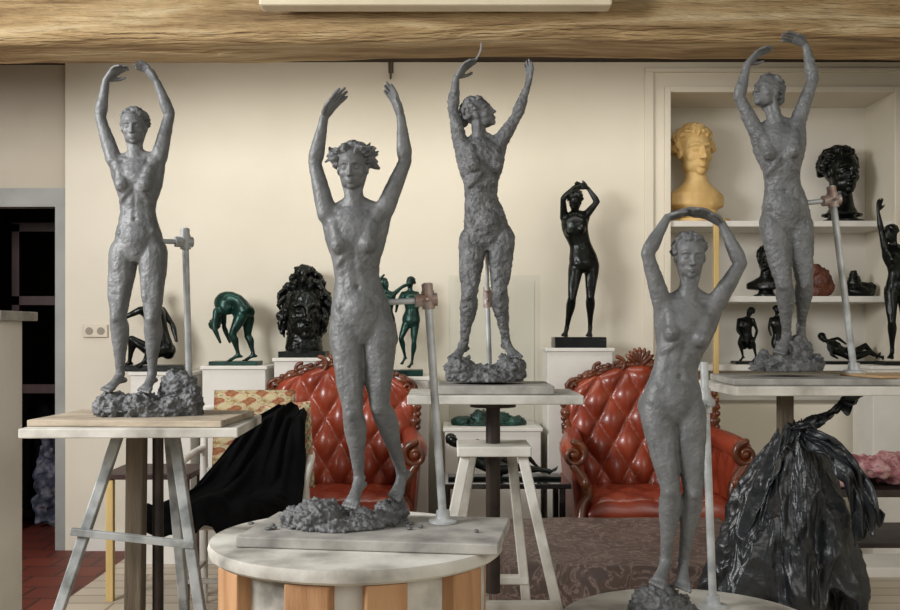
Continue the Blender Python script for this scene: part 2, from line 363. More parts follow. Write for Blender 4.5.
        mb.ell(kn+tf*.014*h,(.016*h,.018*h,.021*h))
        mb.tube([kn,kn.lerp(an,.26)-tf*.009*h,kn.lerp(an,.62)-tf*.003*h,an],[.0285*h,.0330*h,.0220*h,.0155*h],k=4,n=12)
        mb.tube([kn.lerp(an,.08)+tf*.016*h,kn.lerp(an,.5)+tf*.012*h,kn.lerp(an,.9)+tf*.004*h],[.009*h,.008*h,.007*h],k=2,n=8)
        for q_ in (-1,1): mb.ell(an+sd2*q_*.013*h,(.0075*h,.0085*h,.009*h))
        hl=an+ld*.026*h-tf*.020*h; ball=toe-(toe-hl).normalized()*.038*h; wd=ld.cross(tf).normalized(); upf=-ld
        mid=hl.lerp(ball,.5)+upf*.008*h
        mb.tube([hl,mid,ball],[.0165*h,.0165*h,.0205*h],k=3,n=12,ref=wd,wh=(1.05,.72))
        mb.tube([an,mid+upf*.006*h,ball],[.0165*h,.0155*h,.012*h],k=3,n=10)
        td=(toe-ball).normalized()
        for i in range(5):
            o=(i-2)/2; mb.tube([ball+wd*o*.017*h,ball+wd*o*.020*h+td*(.034-.004*i)*h],[.0072*h,.006*h],n=8)
    masks=[(hd+up*.01*h,.075*h,.16)]
    for sd in 'LR':
        masks.append((V(J['wr'+sd]).lerp(V(J['tp'+sd]),.6),.06*h,0)); masks.append((V(J['to'+sd]),.05*h,0))
    dents=list(dn)
    Yc=fr(.72)[1]; dents.append((loc(.74,0,.050),.007*h,tuple(-Yc*.008*h)))
    for i in range(14):
        t=.85+i*.085; dents.append((loc(t,0,.052),.0085*h,tuple(-fr(t)[1]*.0020*h)))
    for sx in (-1,1):
        for i in range(9):
            k=i/8; dents.append((loc(.22-.54*k,sx*(.060-.046*k),.052+.006*k),.009*h,tuple(-fr(0)[1]*.0020*h)))
        for i in range(8):
            t=.75+i*.085; dents.append((loc(t,sx*.032,.042),.008*h,tuple(-fr(t)[1]*.0014*h)))
    it=int((14*(.9/vox)**2*(h/300)**1.5*1.4)*.7*itk)
    me=remesh(mb,vox,2,masks,max(5,min(60,it)),s,noi,name,dents)
    return me,dict(V=V,hd=hd,rt=rt,fw=fw,up=up,h=h)
def hair_mesh(I,s,vox,style='curls',seed=1):
    R=random.Random(seed); mb=MB(); h=I['h']; c=I['hd']; rt,fw,up=I['rt'],I['fw'],I['up']
    q=lambda x,f,u:c+rt*(x*h)+fw*(f*h)+up*(u*h)
    mb.ell(q(0,-.016,.023),(.0448*h,.051*h,.044*h),rt,fw,up)
    def curl(d,k,r,L):
        p=q(d.x*.046*k,-.015+d.y*.052*k,.021+d.z*.045*k); dv=(rt*d.x+fw*d.y+up*d.z)
        t=dv.cross(Vector((R.uniform(-1,1),R.uniform(-1,1),R.uniform(-1,1)))); 
        if t.length<.01: return
        t.normalize(); mb.tube([p-t*L*h*.5-dv*.003*h,p+dv*.004*h,p+t*L*h*.5-dv*.003*h],[r*h*.6,r*h,r*h*.5],n=7,k=2)
    if style=='cap': n,r,L,k0=130,(.0045,.007),.022,(.98,1.02)
    elif style in ('curls','leaves'): n,r,L,k0=200,(.005,.008),.022,(.98,1.10)
    elif style=='bun': n,r,L,k0=110,(.004,.007),.026,(.97,1.01)
    else: n,r,L,k0=70,(.006,.009),.03,(.98,1.03)
    for i in range(n):
        a=R.uniform(0,2*math.pi); e=R.uniform(-.4,1.5); d=Vector((math.cos(a)*math.cos(e),math.sin(a)*math.cos(e),math.sin(e)))
        if d.y>.40 and d.z<.52: continue
        curl(d,R.uniform(*k0),R.uniform(*r),L*R.uniform(.7,1.2))
    if style=='bun': mb.ell(q(0,-.073,.005),(.024*h,.022*h,.024*h))
    if style=='leaves':
        for i in range(50):
            a=R.uniform(0,2*math.pi); e=R.uniform(-.35,.9); d=Vector((math.cos(a)*math.cos(e),math.sin(a)*math.cos(e)*.9,math.sin(e)))
            if d.y>.45 and d.z<.45: continue
            b=q(d.x*.046,-.014+d.y*.050,.022+d.z*.044); o=(rt*d.x*1.3+fw*d.y*.7+up*(d.z*.5+R.uniform(-.5,.45))).normalized()
            Lh=R.uniform(.018,.036)*h; side=Vector((R.uniform(-1,1),R.uniform(-1,1),R.uniform(-1,1)))
            mb.tube([b,b+o*Lh*.5,b+o*Lh+up*.010*h*R.uniform(-1,1)],[.007*h,.0095*h,.0028*h],n=8,ref=side,wh=(1.4,.6),k=2)
    return remesh(mb,vox,1,scale=s,name='hair',noi=(.25*300/h,.4*h/300))
def mound(cs,s,vox,seed=3,name='clay_base',noi=(.11,2.0),flat=True):
    R=random.Random(seed); mb=MB()
    for x,y,z,a,b,c in cs:
        mb.ell((x,y,z),(a,b,c))
        for i in range(12):
            t=R.uniform(0,2*math.pi); e=R.uniform(0,1.2)
            mb.ell((x+math.cos(t)*math.cos(e)*a*.85,y+math.sin(t)*math.cos(e)*b*.85,z+math.sin(e)*c*.85),(R.uniform(.15,.3)*a,R.uniform(.15,.3)*b,R.uniform(.2,.4)*c),n=8,m=6)
    return remesh(mb,vox,1,scale=s,noi=noi,name=name,zmin=0 if flat else None)
def ringmound(x0,x1,H,yr,n,seed,tall=None):
    R=random.Random(seed); out=[((x0+x1)/2,0,H*.15,(x1-x0)/2*.92,yr*.9,H*.5)]
    for i in range(n):
        a=R.uniform(0,2*math.pi); k=R.uniform(.2,.85); out.append(((x0+x1)/2+math.cos(a)*(x1-x0)/2*k,math.sin(a)*yr*k,H*R.uniform(.1,.4),(x1-x0)*R.uniform(.07,.14),yr*R.uniform(.15,.28),H*R.uniform(.3,.55)))
    return out+(tall or [])
def statue(label,J,h,ox,oy,D,style,base,hseed=1,vox=.66,noi=(.14,.42),matn='clay',thin=1.0):
    s=D/F
    T=thing('clay_statue',label,'statue',P(ox,oy,D))
    me,I=figure(J,h,ox,oy,s,vox,noi,thin=thin); mk('body',me,matn,T)
    mk('hair',hair_mesh(I,s,vox,style,hseed),'clay_rough',T)
    mk('clay_base',mound(base,s,1.2,hseed+5,noi=(.17,3.4)),'clay_rough',T)
    return T,I
# ============================================================== SETTING
WD=5.9
def S(name,geo,m,**k): return mk(name,geo,m,kind='structure',**k)
def boxo(name,x0,x1,y0,y1,z0,z1,m,**k):
    return mk(name,MB().box(((x0+x1)/2,(y0+y1)/2,(z0+z1)/2),(x1-x0,y1-y0,z1-z0)),m,**k)
CE=2.88
boxo('floor',-4.2,4.2,-1.5,9,-.1,0,'floor',kind='structure')
w=MB()
def wb(x0,x1,y0,y1,z0,z1): w.box(((x0+x1)/2,(y0+y1)/2,(z0+z1)/2),(x1-x0,y1-y0,z1-z0))
NX0,NX1,NZ0,NZ1=1.298,2.614,.86,2.698
wb(-2.27,NX0,WD,WD+.5,0,CE); wb(NX0,NX1,WD,WD+.5,0,NZ0); wb(NX0,NX1,WD,WD+.5,NZ1,CE); wb(NX1,3.6,WD,WD+.5,0,CE)
S('wall_back',w,'wall')
w=MB(); wb(NX0,NX1,WD+.4,WD+.5,NZ0,NZ1); S('wall_niche',w,'niche')
w=MB(); wb(-3.6,-2.27,WD+.06,WD+.3,2.14,CE); wb(-3.6,-3.1,WD+.06,WD+.3,0,2.14); S('wall_back_door',w,'wall2')
w=MB(); wb(-3.12,-2.27,WD+.02,WD+.12,2.03,2.14); wb(-2.33,-2.27,WD+.0,WD+.12,0,2.03); wb(-3.12,-3.03,WD+.02,WD+.12,0,2.03); S('trim_1',w,'greyp')
boxo('wall_left',-3.75,-3.6,-1.5,WD+.3,0,CE,'wall2',kind='structure')
boxo('wall_right',3.6,3.75,-1.5,WD+.5,0,CE,'wall',kind='structure')
boxo('ceiling',-3.75,3.75,2.6,WD+.5,CE,CE+.1,'ceil',kind='structure')
w=MB(); tw=.05
wb(NX0-.15,NX0-.10,WD-.02,WD,.3,NZ1+.12); wb(NX0-.035,NX0,WD-.025,WD,NZ0-.03,NZ1+.035); wb(NX0,NX1,WD-.025,WD,NZ1,NZ1+.035); wb(NX1,NX1+.035,WD-.025,WD,NZ0-.03,NZ1+.035)
wb(NX0-.15,3.0,WD-.02,WD,NZ1+.12,NZ1+.145)
S('trim_2',w,'wall',bevel=.004)
for z in (1.945,1.50,1.094):
    boxo('shelf',NX0,NX1,WD+.0,WD+.4,z-.035,z,'whitep',bevel=.003,label='white painted shelf board fixed inside the wall niche',cat='shelf',group='white niche shelves')
boxo('baseboard_back',-2.2,3.5,WD-.018,WD,0,.11,'whitep',kind='structure')
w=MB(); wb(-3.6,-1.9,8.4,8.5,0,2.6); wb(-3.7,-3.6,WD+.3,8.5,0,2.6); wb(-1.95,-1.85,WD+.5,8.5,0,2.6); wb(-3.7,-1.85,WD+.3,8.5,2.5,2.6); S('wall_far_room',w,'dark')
w=MB(); wb(-2.98,-2.93,WD+.9,WD+.95,0,2.02); wb(-2.62,-2.55,WD+.9,WD+.95,0,2.02)
for z in (.05,.9,1.5,2.0): wb(-2.98,-2.55,WD+.9,WD+.95,z-.03,z+.03)
S('door_1',w,'darkwood')
def bundle(x,D,h,r,mn,lab,sd):
    mb=MB(); R=random.Random(sd)
    mb.tube([(0,0,r),(0,0,h*.5),(0,0,h-r*.6)],[r*1.1,r,r*.7],k=4,n=20)
    for i in range(14):
        a=R.uniform(0,6.28); z=R.uniform(.1,h); mb.tube([(math.cos(a)*r*.9,math.sin(a)*r*.9,z),(math.cos(a+.5)*r,math.sin(a+.5)*r,z-.12)],[.03,.04],n=8)
    mk('cloth_bundle',remesh(mb,.016,2,noi=(7,.04),zmin=0),mn,loc=(x,D,0),label=lab,cat='cloth')
bundle(-2.88,6.42,.46,.08,'bluecloth','slumped bundle of grey-blue cloth beyond the doorway',1)
bundle(-2.64,6.62,.60,.07,'bluecloth','tall bundle of grey-blue cloth beyond the doorway',2)
bundle(-2.95,7.2,.9,.12,'blackcloth','dark bundle of cloth standing beyond the doorway',3)
def beamf():
    mb=MB(); n=260; R=[]
    prof=[]
    base=[(0,0),(.35,0),(.37,.32),(-.015,.32)]
    for a,b,k in ((0,1,12),(1,2,4),(2,3,3),(3,0,14)):
        for j in range(k):
            t=j/k; prof.append((base[a][0]+(base[b][0]-base[a][0])*t,base[a][1]+(base[b][1]-base[a][1])*t))
    for i in range(n):
        x=-3.6+7.2*i/(n-1); r=[]
        for (a,b) in prof:
            k=noise.noise(Vector((x*1.2,a*4,b*4)))*.03+noise.noise(Vector((x*5,a*9,b*9)))*.010+abs(noise.noise(Vector((x*1.2,a*20,b*20))))*.012
            cr=.05*(1-min(1,(abs(a)+abs(b))/.05))
            r.append(Vector((x,4.35+a+k+cr*.4,2.565+b+k*.7+cr*.5+.014*math.sin(x*1.1+.6))))
        R.append(r)
    mb.rings(R); return mb
mk('beam',beamf(),'beam',label='thick rough-hewn old wooden ceiling beam spanning the room',cat='beam',smooth=True,auto=True)
T=thing('strip_light','long cream ceiling strip light housing fixed to the wooden beam','light fixture',(-.06,4.2,2.64))
mk('housing',MB().box((0,0,.06),(1.47,.1,.10)),'cream',T,bevel=.01)
for k in (-.5,.5): mk('mounting_bracket',MB().box((k,.08,.09),(.05,.09,.03)),'steel',T)
T=thing('wall_socket','ivory double electrical socket on the cream wall','socket',P(96,331,WD)); 
mk('socket_plate',MB().box((0,-.008,0),(.145,.016,.075)),'socket',T,bevel=.004)
for k in (-1,1): mk('socket_hole',MB().lathe((0,0,0),[(.022,0),(.022,.004)]),'black',T,loc=(k*.034,-.016,0),rot=(math.pi/2,0,0))
mb=MB().tube([(0,0,.09),(0,-.02,.08),(0,-.02,.0),(0,-.035,-.03),(0,-.045,0)],.006,k=3,n=8).box((0,-.004,.06),(.03,.008,.10))
mk('wall_hook',mb,'oldpost',loc=P(391,75,WD),label='small dark metal hook high on the cream wall',cat='hook',smooth=True,auto=True)
# ============================================================== PLINTHS
def plinth(px0,px1,py,D,label,dy=.34,z0=0):
    x0=(px0-450)*D/F; x1=(px1-450)*D/F; Z=CZ-(py-HY)*D/F
    T=thing('plinth',label,'plinth',((x0+x1)/2,D+dy/2,z0)); W=x1-x0
    mk('body',MB().box((0,0,(Z-z0-.02)/2),(W-.02,dy-.02,Z-z0-.02)),'whitep',T,bevel=.004)
    mk('top_slab',MB().box((0,0,Z-z0-.01),(W,dy,.02)),'whitep',T,bevel=.003)
    return Z
Z1=plinth(128,192,372,5.53,'white painted plinth carrying a seated bronze')
Z2=plinth(200,267,366,5.53,'white painted plinth carrying a crouching green bronze')
Z3=plinth(272,331,358,5.53,'white painted plinth carrying a dark shaggy bronze head')
Z4=plinth(366,430,377,5.53,'white painted plinth carrying two green dancing bronzes')
Z5=plinth(443,543,428,5.50,'low white plinth carrying a clear display case',dy=.37)
Z6=plinth(546,615,348,5.53,'tall white plinth carrying a dark standing bronze')
# ============================================================== CLAY STATUES
J1=dict(hip=(139,246),waist=(138,212),chest=(138,184),neck=(136,160),head=(135,128,-3),hf=(.12,-1,.0),yh=4,br=.9,
 shL=(114,160),elL=(98,116,6),wrL=(106,80,0),tpL=(121,67,-3),shR=(159,158),elR=(168,113,6),wrR=(157,82,0),tpR=(147,68,-3),
 hpL=(124,252),knL=(120,318,-6),anL=(119,374,4),toL=(111,390,-22),hpR=(153,252),knR=(155,318,-8),anR=(151,374,4),toR=(150,391,-24),pnL=(.3,-.5,-.8),pnR=(-.3,-.5,-.8),cuL=.4,cuR=.4)
statue('grey clay statue of a nude woman with short hair, arms raised',J1,286,148,415,2.9,'cap',
 ringmound(-48,46,24,34,7,2,[(28,8,18,20,18,26),(42,0,10,12,16,20),(-30,-6,8,20,28,15),(-4,-6,8,20,28,15)]),1,thin=.97)
J2=dict(hip=(362,322),waist=(357,277),chest=(356,243),neck=(354,208),head=(353,169,-4),hf=(-.08,-1,-.05),yh=6,yc=-4,br=.88,
 shL=(327,214),elL=(314,162,6),wrL=(324,118,0),tpL=(343,89,-3),shR=(384,211),elR=(405,160,6),wrR=(401,117,0),tpR=(389,82,-3),
 hpL=(347,330),knL=(354,412,-12),anL=(359,478,2),toL=(352,503,-34),hpR=(379,330),knR=(380,405,-8),anR=(400,474,26),toR=(392,503,10),pnL=(.85,-.5,-.2),pnR=(-.85,-.5,-.2),thL=-1,thR=1,cuL=.15,cuR=.15)
statue('grey clay statue of a striding nude woman with leafy crown',J2,355,350,526,2.4,'leaves',
 ringmound(-68,46,22,40,12,5,[(-30,-8,12,26,26,16),(40,26,8,18,18,14),(-55,0,6,14,20,14)]),4,vox=.75)
J3=dict(hip=(487,232),waist=(481,196,-3),chest=(481,166,-6),neck=(480,141,0),head=(480,113,3),hf=(.85,-.4,.45),hu=(-.42,-.05,.9),yh=10,yc=15,br=.85,
 shL=(461,146),elL=(453,108,3),wrL=(456,78,0),tpL=(468,63,-2),shR=(500,142),elR=(517,116),wrR=(527,88),tpR=(532,64),
 hpL=(473,240),knL=(469,296,-12),anL=(464,343,4),toL=(451,361,-16),hpR=(501,238),knR=(499,292,-10),anR=(506,340,6),toR=(516,358,-14),pnL=(.8,-.5,-.3),pnR=(-.9,-.4,0))
T3,_=statue('rough grey clay statue of a nude woman gazing upward',J3,277,486,381,3.05,'bun',
 ringmound(-44,42,24,32,9,8,[(-26,-6,10,16,16,15),(24,-2,10,16,16,16)]),7,noi=(.24,.9),matn='clay_rough',thin=.94)
s=3.05/F
mk('armature_wire',MB().tube([Vector((468-486,-2,381-62))*s,Vector((475-486,-2,381-60))*s,Vector((480-486,-2,381-52))*s,Vector((481-486,-2,381-44))*s],.9*s,n=6,k=3),'wire',T3)
J4=dict(hip=(786,218),waist=(781,183,-4),chest=(778,153,-7),neck=(776,127,-3),head=(766,92,0),hf=(-.75,-.6,.3),hu=(.25,.1,.9),yh=-8,yc=-14,br=.85,
 shL=(756,131),elL=(739,97,0),wrL=(747,64,0),tpL=(766,46,-3),shR=(797,124),elR=(813,79,0),wrR=(806,45,0),tpR=(777,30,-3),
 hpL=(774,224),knL=(780,285,-12),anL=(788,333,4),toL=(773,354,-14),hpR=(798,224),knR=(802,283,-8),anR=(806,325,14),toR=(800,346,-4),pnL=(.3,-.5,-.8),pnR=(0,-.4,-.9),cuR=.3)
statue('grey clay statue of a nude woman leaning back, hands arched overhead',J4,286,786,371,2.95,'bun',
 ringmound(-38,36,24,30,8,11,[(10,8,14,20,18,20)]),10,noi=(.2,.65),thin=.95)
J5=dict(hip=(672,404),waist=(676,366),chest=(684,333),neck=(689,299),head=(689,257,-4),hf=(-.02,-1,-.12),yh=8,yc=-4,br=.88,
 shL=(662,303),elL=(646,254,-6),wrL=(667,218,0),tpL=(698,207,-3),shR=(716,303),elR=(739,264,-6),wrR=(722,224,0),tpR=(694,207,-4),
 hpL=(657,410),knL=(668,488,-12),anL=(666,560,2),toL=(650,580,-28),hpR=(688,410),knR=(691,490,-10),anR=(686,562,10),toR=(678,586,-20),pnL=(0,-.3,-1),pnR=(0,-.3,-1),thL=-1,thR=1)
statue('grey clay statue of a nude woman, hands joined above her head',J5,348,668,621,2.4,'cap',
 ringmound(-46,36,34,34,10,14,[(-10,0,18,26,24,18)]),13,vox=.75)
# ============================================================== BOARDS + STANDS
def slab(name,poly,z0,z1,m,bev=.003,**k):
    R=[[Vector((x,y,z)) for x,y in poly] for z in (z0,z1)]
    return mk(name,MB().rings(R),m,bevel=bev,**k)
def rect(cx,cy,w,d,a=0):
    a=math.radians(a); c,s_=math.cos(a),math.sin(a)
    return [(cx+x*c-y*s_,cy+x*s_+y*c) for x,y in ((-w/2,-d/2),(w/2,-d/2),(w/2,d/2),(-w/2,d/2))]
cx=lambda px,D:(px-450)*D/F
zb=1.054
slab('modelling_board',rect(cx(147,2.9),2.9,.54,.36,-3),zb-.018,zb,'stwood',label='thin clay-stained wooden board under the standing statue with rocks',cat='board')
T=thing('sculpture_stand','tripod sculpture stand with clay-stained top and grey metal legs','stand',(cx(149,2.9),2.9,0))
L=lambda px,D=2.9:cx(px,D)-cx(149,2.9)
slab('tabletop',rect(0,0,.585,.42,2),zb-.045,zb-.019,'stained',parent=T)
mk('column',MB().beam((L(133),0,.0),(L(137),0,1.0),.05,.05),'oldpost',T,bevel=.004)
mk('turning_spindle',MB().tube([(L(156),.02,.25),(L(156),.02,1.0)],.016,n=14,cap='flat'),'darksteel',T,smooth=True,auto=True)
for a,b in (((-.07,-.06,1.0),(-.36,-.22,0)),((.09,-.06,1.0),(.28,-.2,0)),((.03,.1,1.0),(.05,.33,0))):
    mk('leg',MB().beam(a,b,.028,.028),'greymetal',T,bevel=.003)
mk('brace',MB().beam((-.18,-.12,.74),(.16,-.11,.70),.02,.02),'greymetal',T,bevel=.002)
zt=.805; RC=Vector((cx(357,2.4),2.4))
T=thing('round_table','round white-painted table on thick pine block legs','table',(RC.x,RC.y,0))
mk('tabletop',MB().lathe((0,0,0),[(0,zt-.032),(.34,zt-.032),(.347,zt-.026),(.349,zt-.012),(.345,zt),(0,zt)],n=80),'stained',T,smooth=True,auto=True)
ap=MB(); n=72; RR=[]
for r,z in ((.285,zt-.033),(.305,zt-.033),(.305,zt-.17),(.285,zt-.17)):
    RR.append([Vector((r*math.cos(2*math.pi*j/n),r*math.sin(2*math.pi*j/n),z)) for j in range(n)])
ap.rings(RR,closed=True); mk('apron',ap,'stained',T)
for a,wd_ in ((-143,.10),(-103,.10),(-74,.09),(-38,.10),(30,.1),(90,.1),(150,.1)):
    a=math.radians(a); R=Matrix.Rotation(a,3,'Z')
    mk('leg',MB().box(R@Vector((.312,0,(zt-.034)/2)),(.045,wd_,zt-.034),R),'pine',T,bevel=.004)
for k in range(2):
    mk('stretcher',MB().beam((-.27,-.05+.1*k,.25),(.27,-.05+.1*k,.25),.03,.05),'stained',T,bevel=.003)
slab('modelling_board',rect(cx(379,2.38),2.39,.60,.32,-8),zt+.001,zt+.025,'greyboard',label='grey clay-covered board on the round white table',cat='board')
zc=1.3-.062*3.05
T=thing('sculpture_stand','white wooden stool-style sculpture stand with dark steel column','stand',(cx(493,3.05),3.05,0))
slab('tabletop',rect(0,0,.51,.34,0),zc-.026,zc,'stained',parent=T)
mk('column',MB().tube([(0,0,.5),(0,0,zc-.03)],.022,n=16,cap='flat').lathe((0,0,0),[(.07,zc-.045),(.07,zc-.027)],n=20),'darksteel',T,smooth=True,auto=True)
zs=.955
mk('seat',MB().box((0,0,zs-.015),(.22,.2,.03)),'stained',T,bevel=.004)
for sx,sy,ex,ey in ((-.085,-.07,-.28,-.24),(.085,-.07,.29,-.22),(-.06,.07,-.2,.24),(.06,.07,.16,.26)):
    mk('leg',MB().beam((sx,sy,zs-.03),(ex,ey,0),.03,.03),'stained',T,bevel=.003)
mk('rail',MB().beam((-.185,-.155,.5),(.185,-.15,.5),.025,.04),'stained',T,bevel=.003)
mk('rail',MB().beam((-.14,.155,.5),(.12,.16,.5),.025,.04),'stained',T,bevel=.003)
slab('modelling_board',rect(cx(494,3.05),3.05,.34,.28,0),zc+.001,zc+.026,'greyboard',label='square clay-caked board under the upward-gazing statue',cat='board')
zd=1.3-.048*2.95
T=thing('sculpture_stand','tall sculpture stand with wide clay-stained top and square wooden post','stand',(cx(785,2.95),2.95,0))
slab('tabletop',rect(.09,0,.60,.40,2),zd-.04,zd-.014,'stained',parent=T)
mk('column',MB().beam((0,0,.05),(0,0,zd-.041),.04,.04),'oldpost',T,bevel=.003)
for a in (30,150,270):
    a=math.radians(a); mk('leg',MB().beam((math.cos(a)*.03,math.sin(a)*.03,.9),(math.cos(a)*.2,math.sin(a)*.2,0),.025,.025),'greymetal',T,bevel=.003)
slab('modelling_board',rect(cx(800,2.95),2.95,.46,.34,-4),zd-.013,zd+.005,'greyboard',label='clay-covered board under the statue leaning back',cat='board')
slab('cardboard_sheet',rect(cx(880,2.95)+.05,2.90,.28,.22,8),zd+.006,zd+.014,'paper',label='brown cardboard sheet lying across the stand top',cat='cardboard')
ze=1.3-.291*2.4
T=thing('round_table','low round white table splashed with clay','table',(cx(690,2.4),2.4,0))
mk('tabletop',MB().lathe((0,0,0),[(.0,ze-.035),(.30,ze-.035),(.312,ze-.025),(.312,ze-.003),(.305,ze),(0.0,ze)],n=72),'stained',T,smooth=True,auto=True)
mk('column',MB().lathe((0,0,0),[(.16,0),(.16,.03),(.05,.05),(.04,ze-.1),(.09,ze-.036)],n=28),'stained',T,smooth=True,auto=True)
# ============================================================== ARMATURE STANDS
def armature(b,t,clampz,tip,r=.010,label='',cm='rust'):
    b=Vector(b); t=Vector(t); tip=Vector(tip); T=thing('armature_stand',label,'support stand',b)
    t=t-b; tip=tip-b
    mk('pipe',MB().tube([(0,0,.008),t],r,n=16,cap='flat'),'steel',T,smooth=True,auto=True)
    mk('base_flange',MB().lathe((0,0,0),[(.035,0),(.035,.006),(.018,.010),(.016,.03),(.012,.03)],n=24),'steel',T,smooth=True,auto=True)
    k=(clampz-b.z)/t.z; c=t*k; d=(tip-c).normalized(); u=t.normalized()
    m=MB().tube([c-u*.022,c+u*.022],r*1.6,n=16,cap='flat').tube([c-d*.022,c+d*.032],r*1.6,n=16,cap='flat').tube([c+Vector((0,-r*1.2,0)),c+Vector((0,-.04,0))],.005,n=8)
    m.tube([c+u*.02,c+u*.04],r*1.4,n=14,cap='flat')
    mk('clamp',m,cm,T,smooth=True,auto=True)
    mk('support_arm',MB().tube([c,tip],r*.75,n=12,cap='flat'),'steel',T,smooth=True,auto=True)
armature((cx(190,3.03),3.03,zb),P(185,228,3.03),P(185,242,3.03).z,P(150,241,2.97),label='grey metal pipe support clamped behind the statue with rocks',cm='steel')
armature((cx(443,2.44),2.44,zt+.026),P(427,283,2.46),P(428,300,2.46).z,P(376,303,2.44),label='pale metal pipe support with rusty clamp holding leafy-crowned statue')
armature((cx(490,3.14),3.14,zc+.027),P(487,288,3.14),P(487,300,3.14).z,P(487,245,3.09),r=.008,label='short metal pipe support behind the upward-gazing statue')
armature((cx(854,2.98),2.98,zd+.014),P(831,186,2.99),P(832,200,2.99).z,P(797,204,2.98),label='pale metal pipe support beside the statue leaning back')
armature((cx(713,2.52),2.52,ze),P(704,362,2.53),P(706,404,2.53).z,P(690,412,2.47),label='white metal pipe support behind the hands-joined statue',cm='steel')
# ============================================================== BRONZES
def bronze(label,J,h,ox,oy,D,matn='bronze',style='cap',base=None,vox=.7,hands=True,kind='bronze_figure',thin=1.0,zb=None):
    s=D/F; o=P(ox,oy,D)
    if zb is not None: o.z=zb
    T=thing(kind,label,'sculpture',o)
    me,I=figure(J,h,ox,oy,s,vox,None,hands=hands,thin=thin,itk=1.2); mk('body',me,matn,T)
    mk('hair',hair_mesh(I,s,vox,style,3),matn,T)
    if base:
        x0,x1,dp,hh=base; mb=MB().box(((x0+x1)/2-ox,0,hh/2),(x1-x0,dp,hh)); mb.v=[tuple(q*s for q in v) for v in mb.v]
        mk('base',mb,matn,T,bevel=.004)
    return T
J=dict(hip=(584,263),waist=(580,244),chest=(575,229,-2),neck=(574,215,-3),head=(574,203,-8),hf=(-.35,-.8,-.5),hu=(-.1,-.5,.9),
 shL=(564,218),elL=(562,200,-8),wrL=(573,188,-4),tpL=(586,186),shR=(587,214),elR=(597,202,-2),wrR=(588,188,0),tpR=(573,184,0),
 hpL=(576,266),knL=(571,299,-7),anL=(567,328,2),toL=(563,337,-9),hpR=(592,265),knR=(590,297,-2),anR=(591,327,6),toR=(588,337,-6),yh=10,yc=-12)
bronze('dark green-black bronze of a standing nude woman, arms folded overhead',J,148,578,348,5.66,'bronze','curls',(553,604,34,11),thin=1.15)
J=dict(hip=(386,322),waist=(386,311),chest=(387,301),neck=(387,294),head=(385,285),hf=(.6,-.8,0),shL=(380,295),elL=(378,283,-2),wrL=(384,276),tpL=(390,274),shR=(394,295),elR=(402,288),wrR=(411,284),tpR=(418,286),
 hpL=(382,324),knL=(380,344,-4),anL=(385,362,2),toL=(381,369,-6),hpR=(391,324),knR=(396,340,-4),anR=(390,355,4),toR=(386,363,0),yh=15)
bronze('green bronze dancing nude girl, arm outstretched to her partner',J,90,386,377,5.66,'bronze_g','cap',(373,398,26,6),vox=.6,hands=False,zb=Z4,thin=1.2)
J=dict(hip=(411,322),waist=(412,311),chest=(411,301),neck=(410,294),head=(410,284),hf=(-.6,-.8,0),shL=(403,295),elL=(398,303,-2),wrL=(396,313),tpL=(396,318),shR=(417,295),elR=(419,306),wrR=(414,314,-4),tpR=(410,316,-5),
 hpL=(407,324),knL=(401,340,-4),anL=(405,358,2),toL=(401,366,-6),hpR=(415,324),knR=(414,344,-2),anR=(412,363,0),toR=(408,369,-6),yh=-15)
bronze('green bronze dancing nude girl leaning toward her partner',J,90,410,377,5.69,'bronze_g','bun',(399,423,26,6),vox=.6,hands=False,zb=Z4,thin=1.2)
J=dict(hip=(243,314),waist=(237,303),chest=(227,304),neck=(219,312),head=(216,323),hf=(-.5,-.3,-.8),hu=(-.4,0,-.6),front=(-.7,-.5,-.4),shL=(218,312,-7),elL=(216,328,-9),wrL=(222,343,-8),tpL=(226,352,-8),shR=(222,310,7),elR=(222,328,9),wrR=(228,343,8),tpR=(230,352,8),
 hpL=(242,318,-7),knL=(234,336,-10),anL=(240,355,-7),toL=(228,362,-10),hpR=(247,318,7),knR=(246,337,8),anR=(252,355,7),toR=(241,362,6))
bronze('green patinated bronze of a figure bent double with hands low',J,122,235,366,5.68,'bronze_g','cap',(212,260,30,4),hands=False,zb=Z2,thin=1.3)
J=dict(hip=(162,350),waist=(160,334),chest=(155,319),neck=(151,308),head=(148,295),hf=(-.5,-.8,0),shL=(142,311,-4),elL=(128,318,-6),wrL=(116,306,-5),tpL=(112,296,-5),shR=(161,311,4),elR=(171,326,6),wrR=(176,342,2),tpR=(178,350,2),
 hpL=(157,354,-8),knL=(136,340,-14),anL=(133,361,-10),toL=(124,368,-14),hpR=(167,354,4),knR=(158,338,-16),anR=(150,360,-16),toR=(141,367,-22),front=(-.6,-.8,0))
bronze('dark bronze of a seated nude woman leaning on her arm',J,132,156,372,5.68,'bronze','bun',(130,188,34,6),hands=False,zb=Z1,thin=1.2)
ZT=.582
J=dict(hip=(497,466),waist=(484,463),chest=(472,456),neck=(463,449),head=(453,441),hf=(.1,-.9,.4),hu=(-.6,0,.8),front=(0,-.7,.7),shL=(462,452,-8),elL=(460,466,-12),wrL=(470,472,-14),tpL=(478,473,-14),shR=(466,446,8),elR=(478,442,10),wrR=(490,450,8),tpR=(498,454,8),
 hpL=(500,468,-6),knL=(525,466,-8),anL=(546,470,-6),toL=(558,466,-6),hpR=(502,464,7),knR=(520,447,6),anR=(538,468,6),toR=(552,470,6))
bronze('dark bronze of a reclining nude woman on the black table',J,120,500,478,4.85,'bronze','bun',(448,560,24,3),vox=.9,hands=False,zb=ZT,thin=1.1)
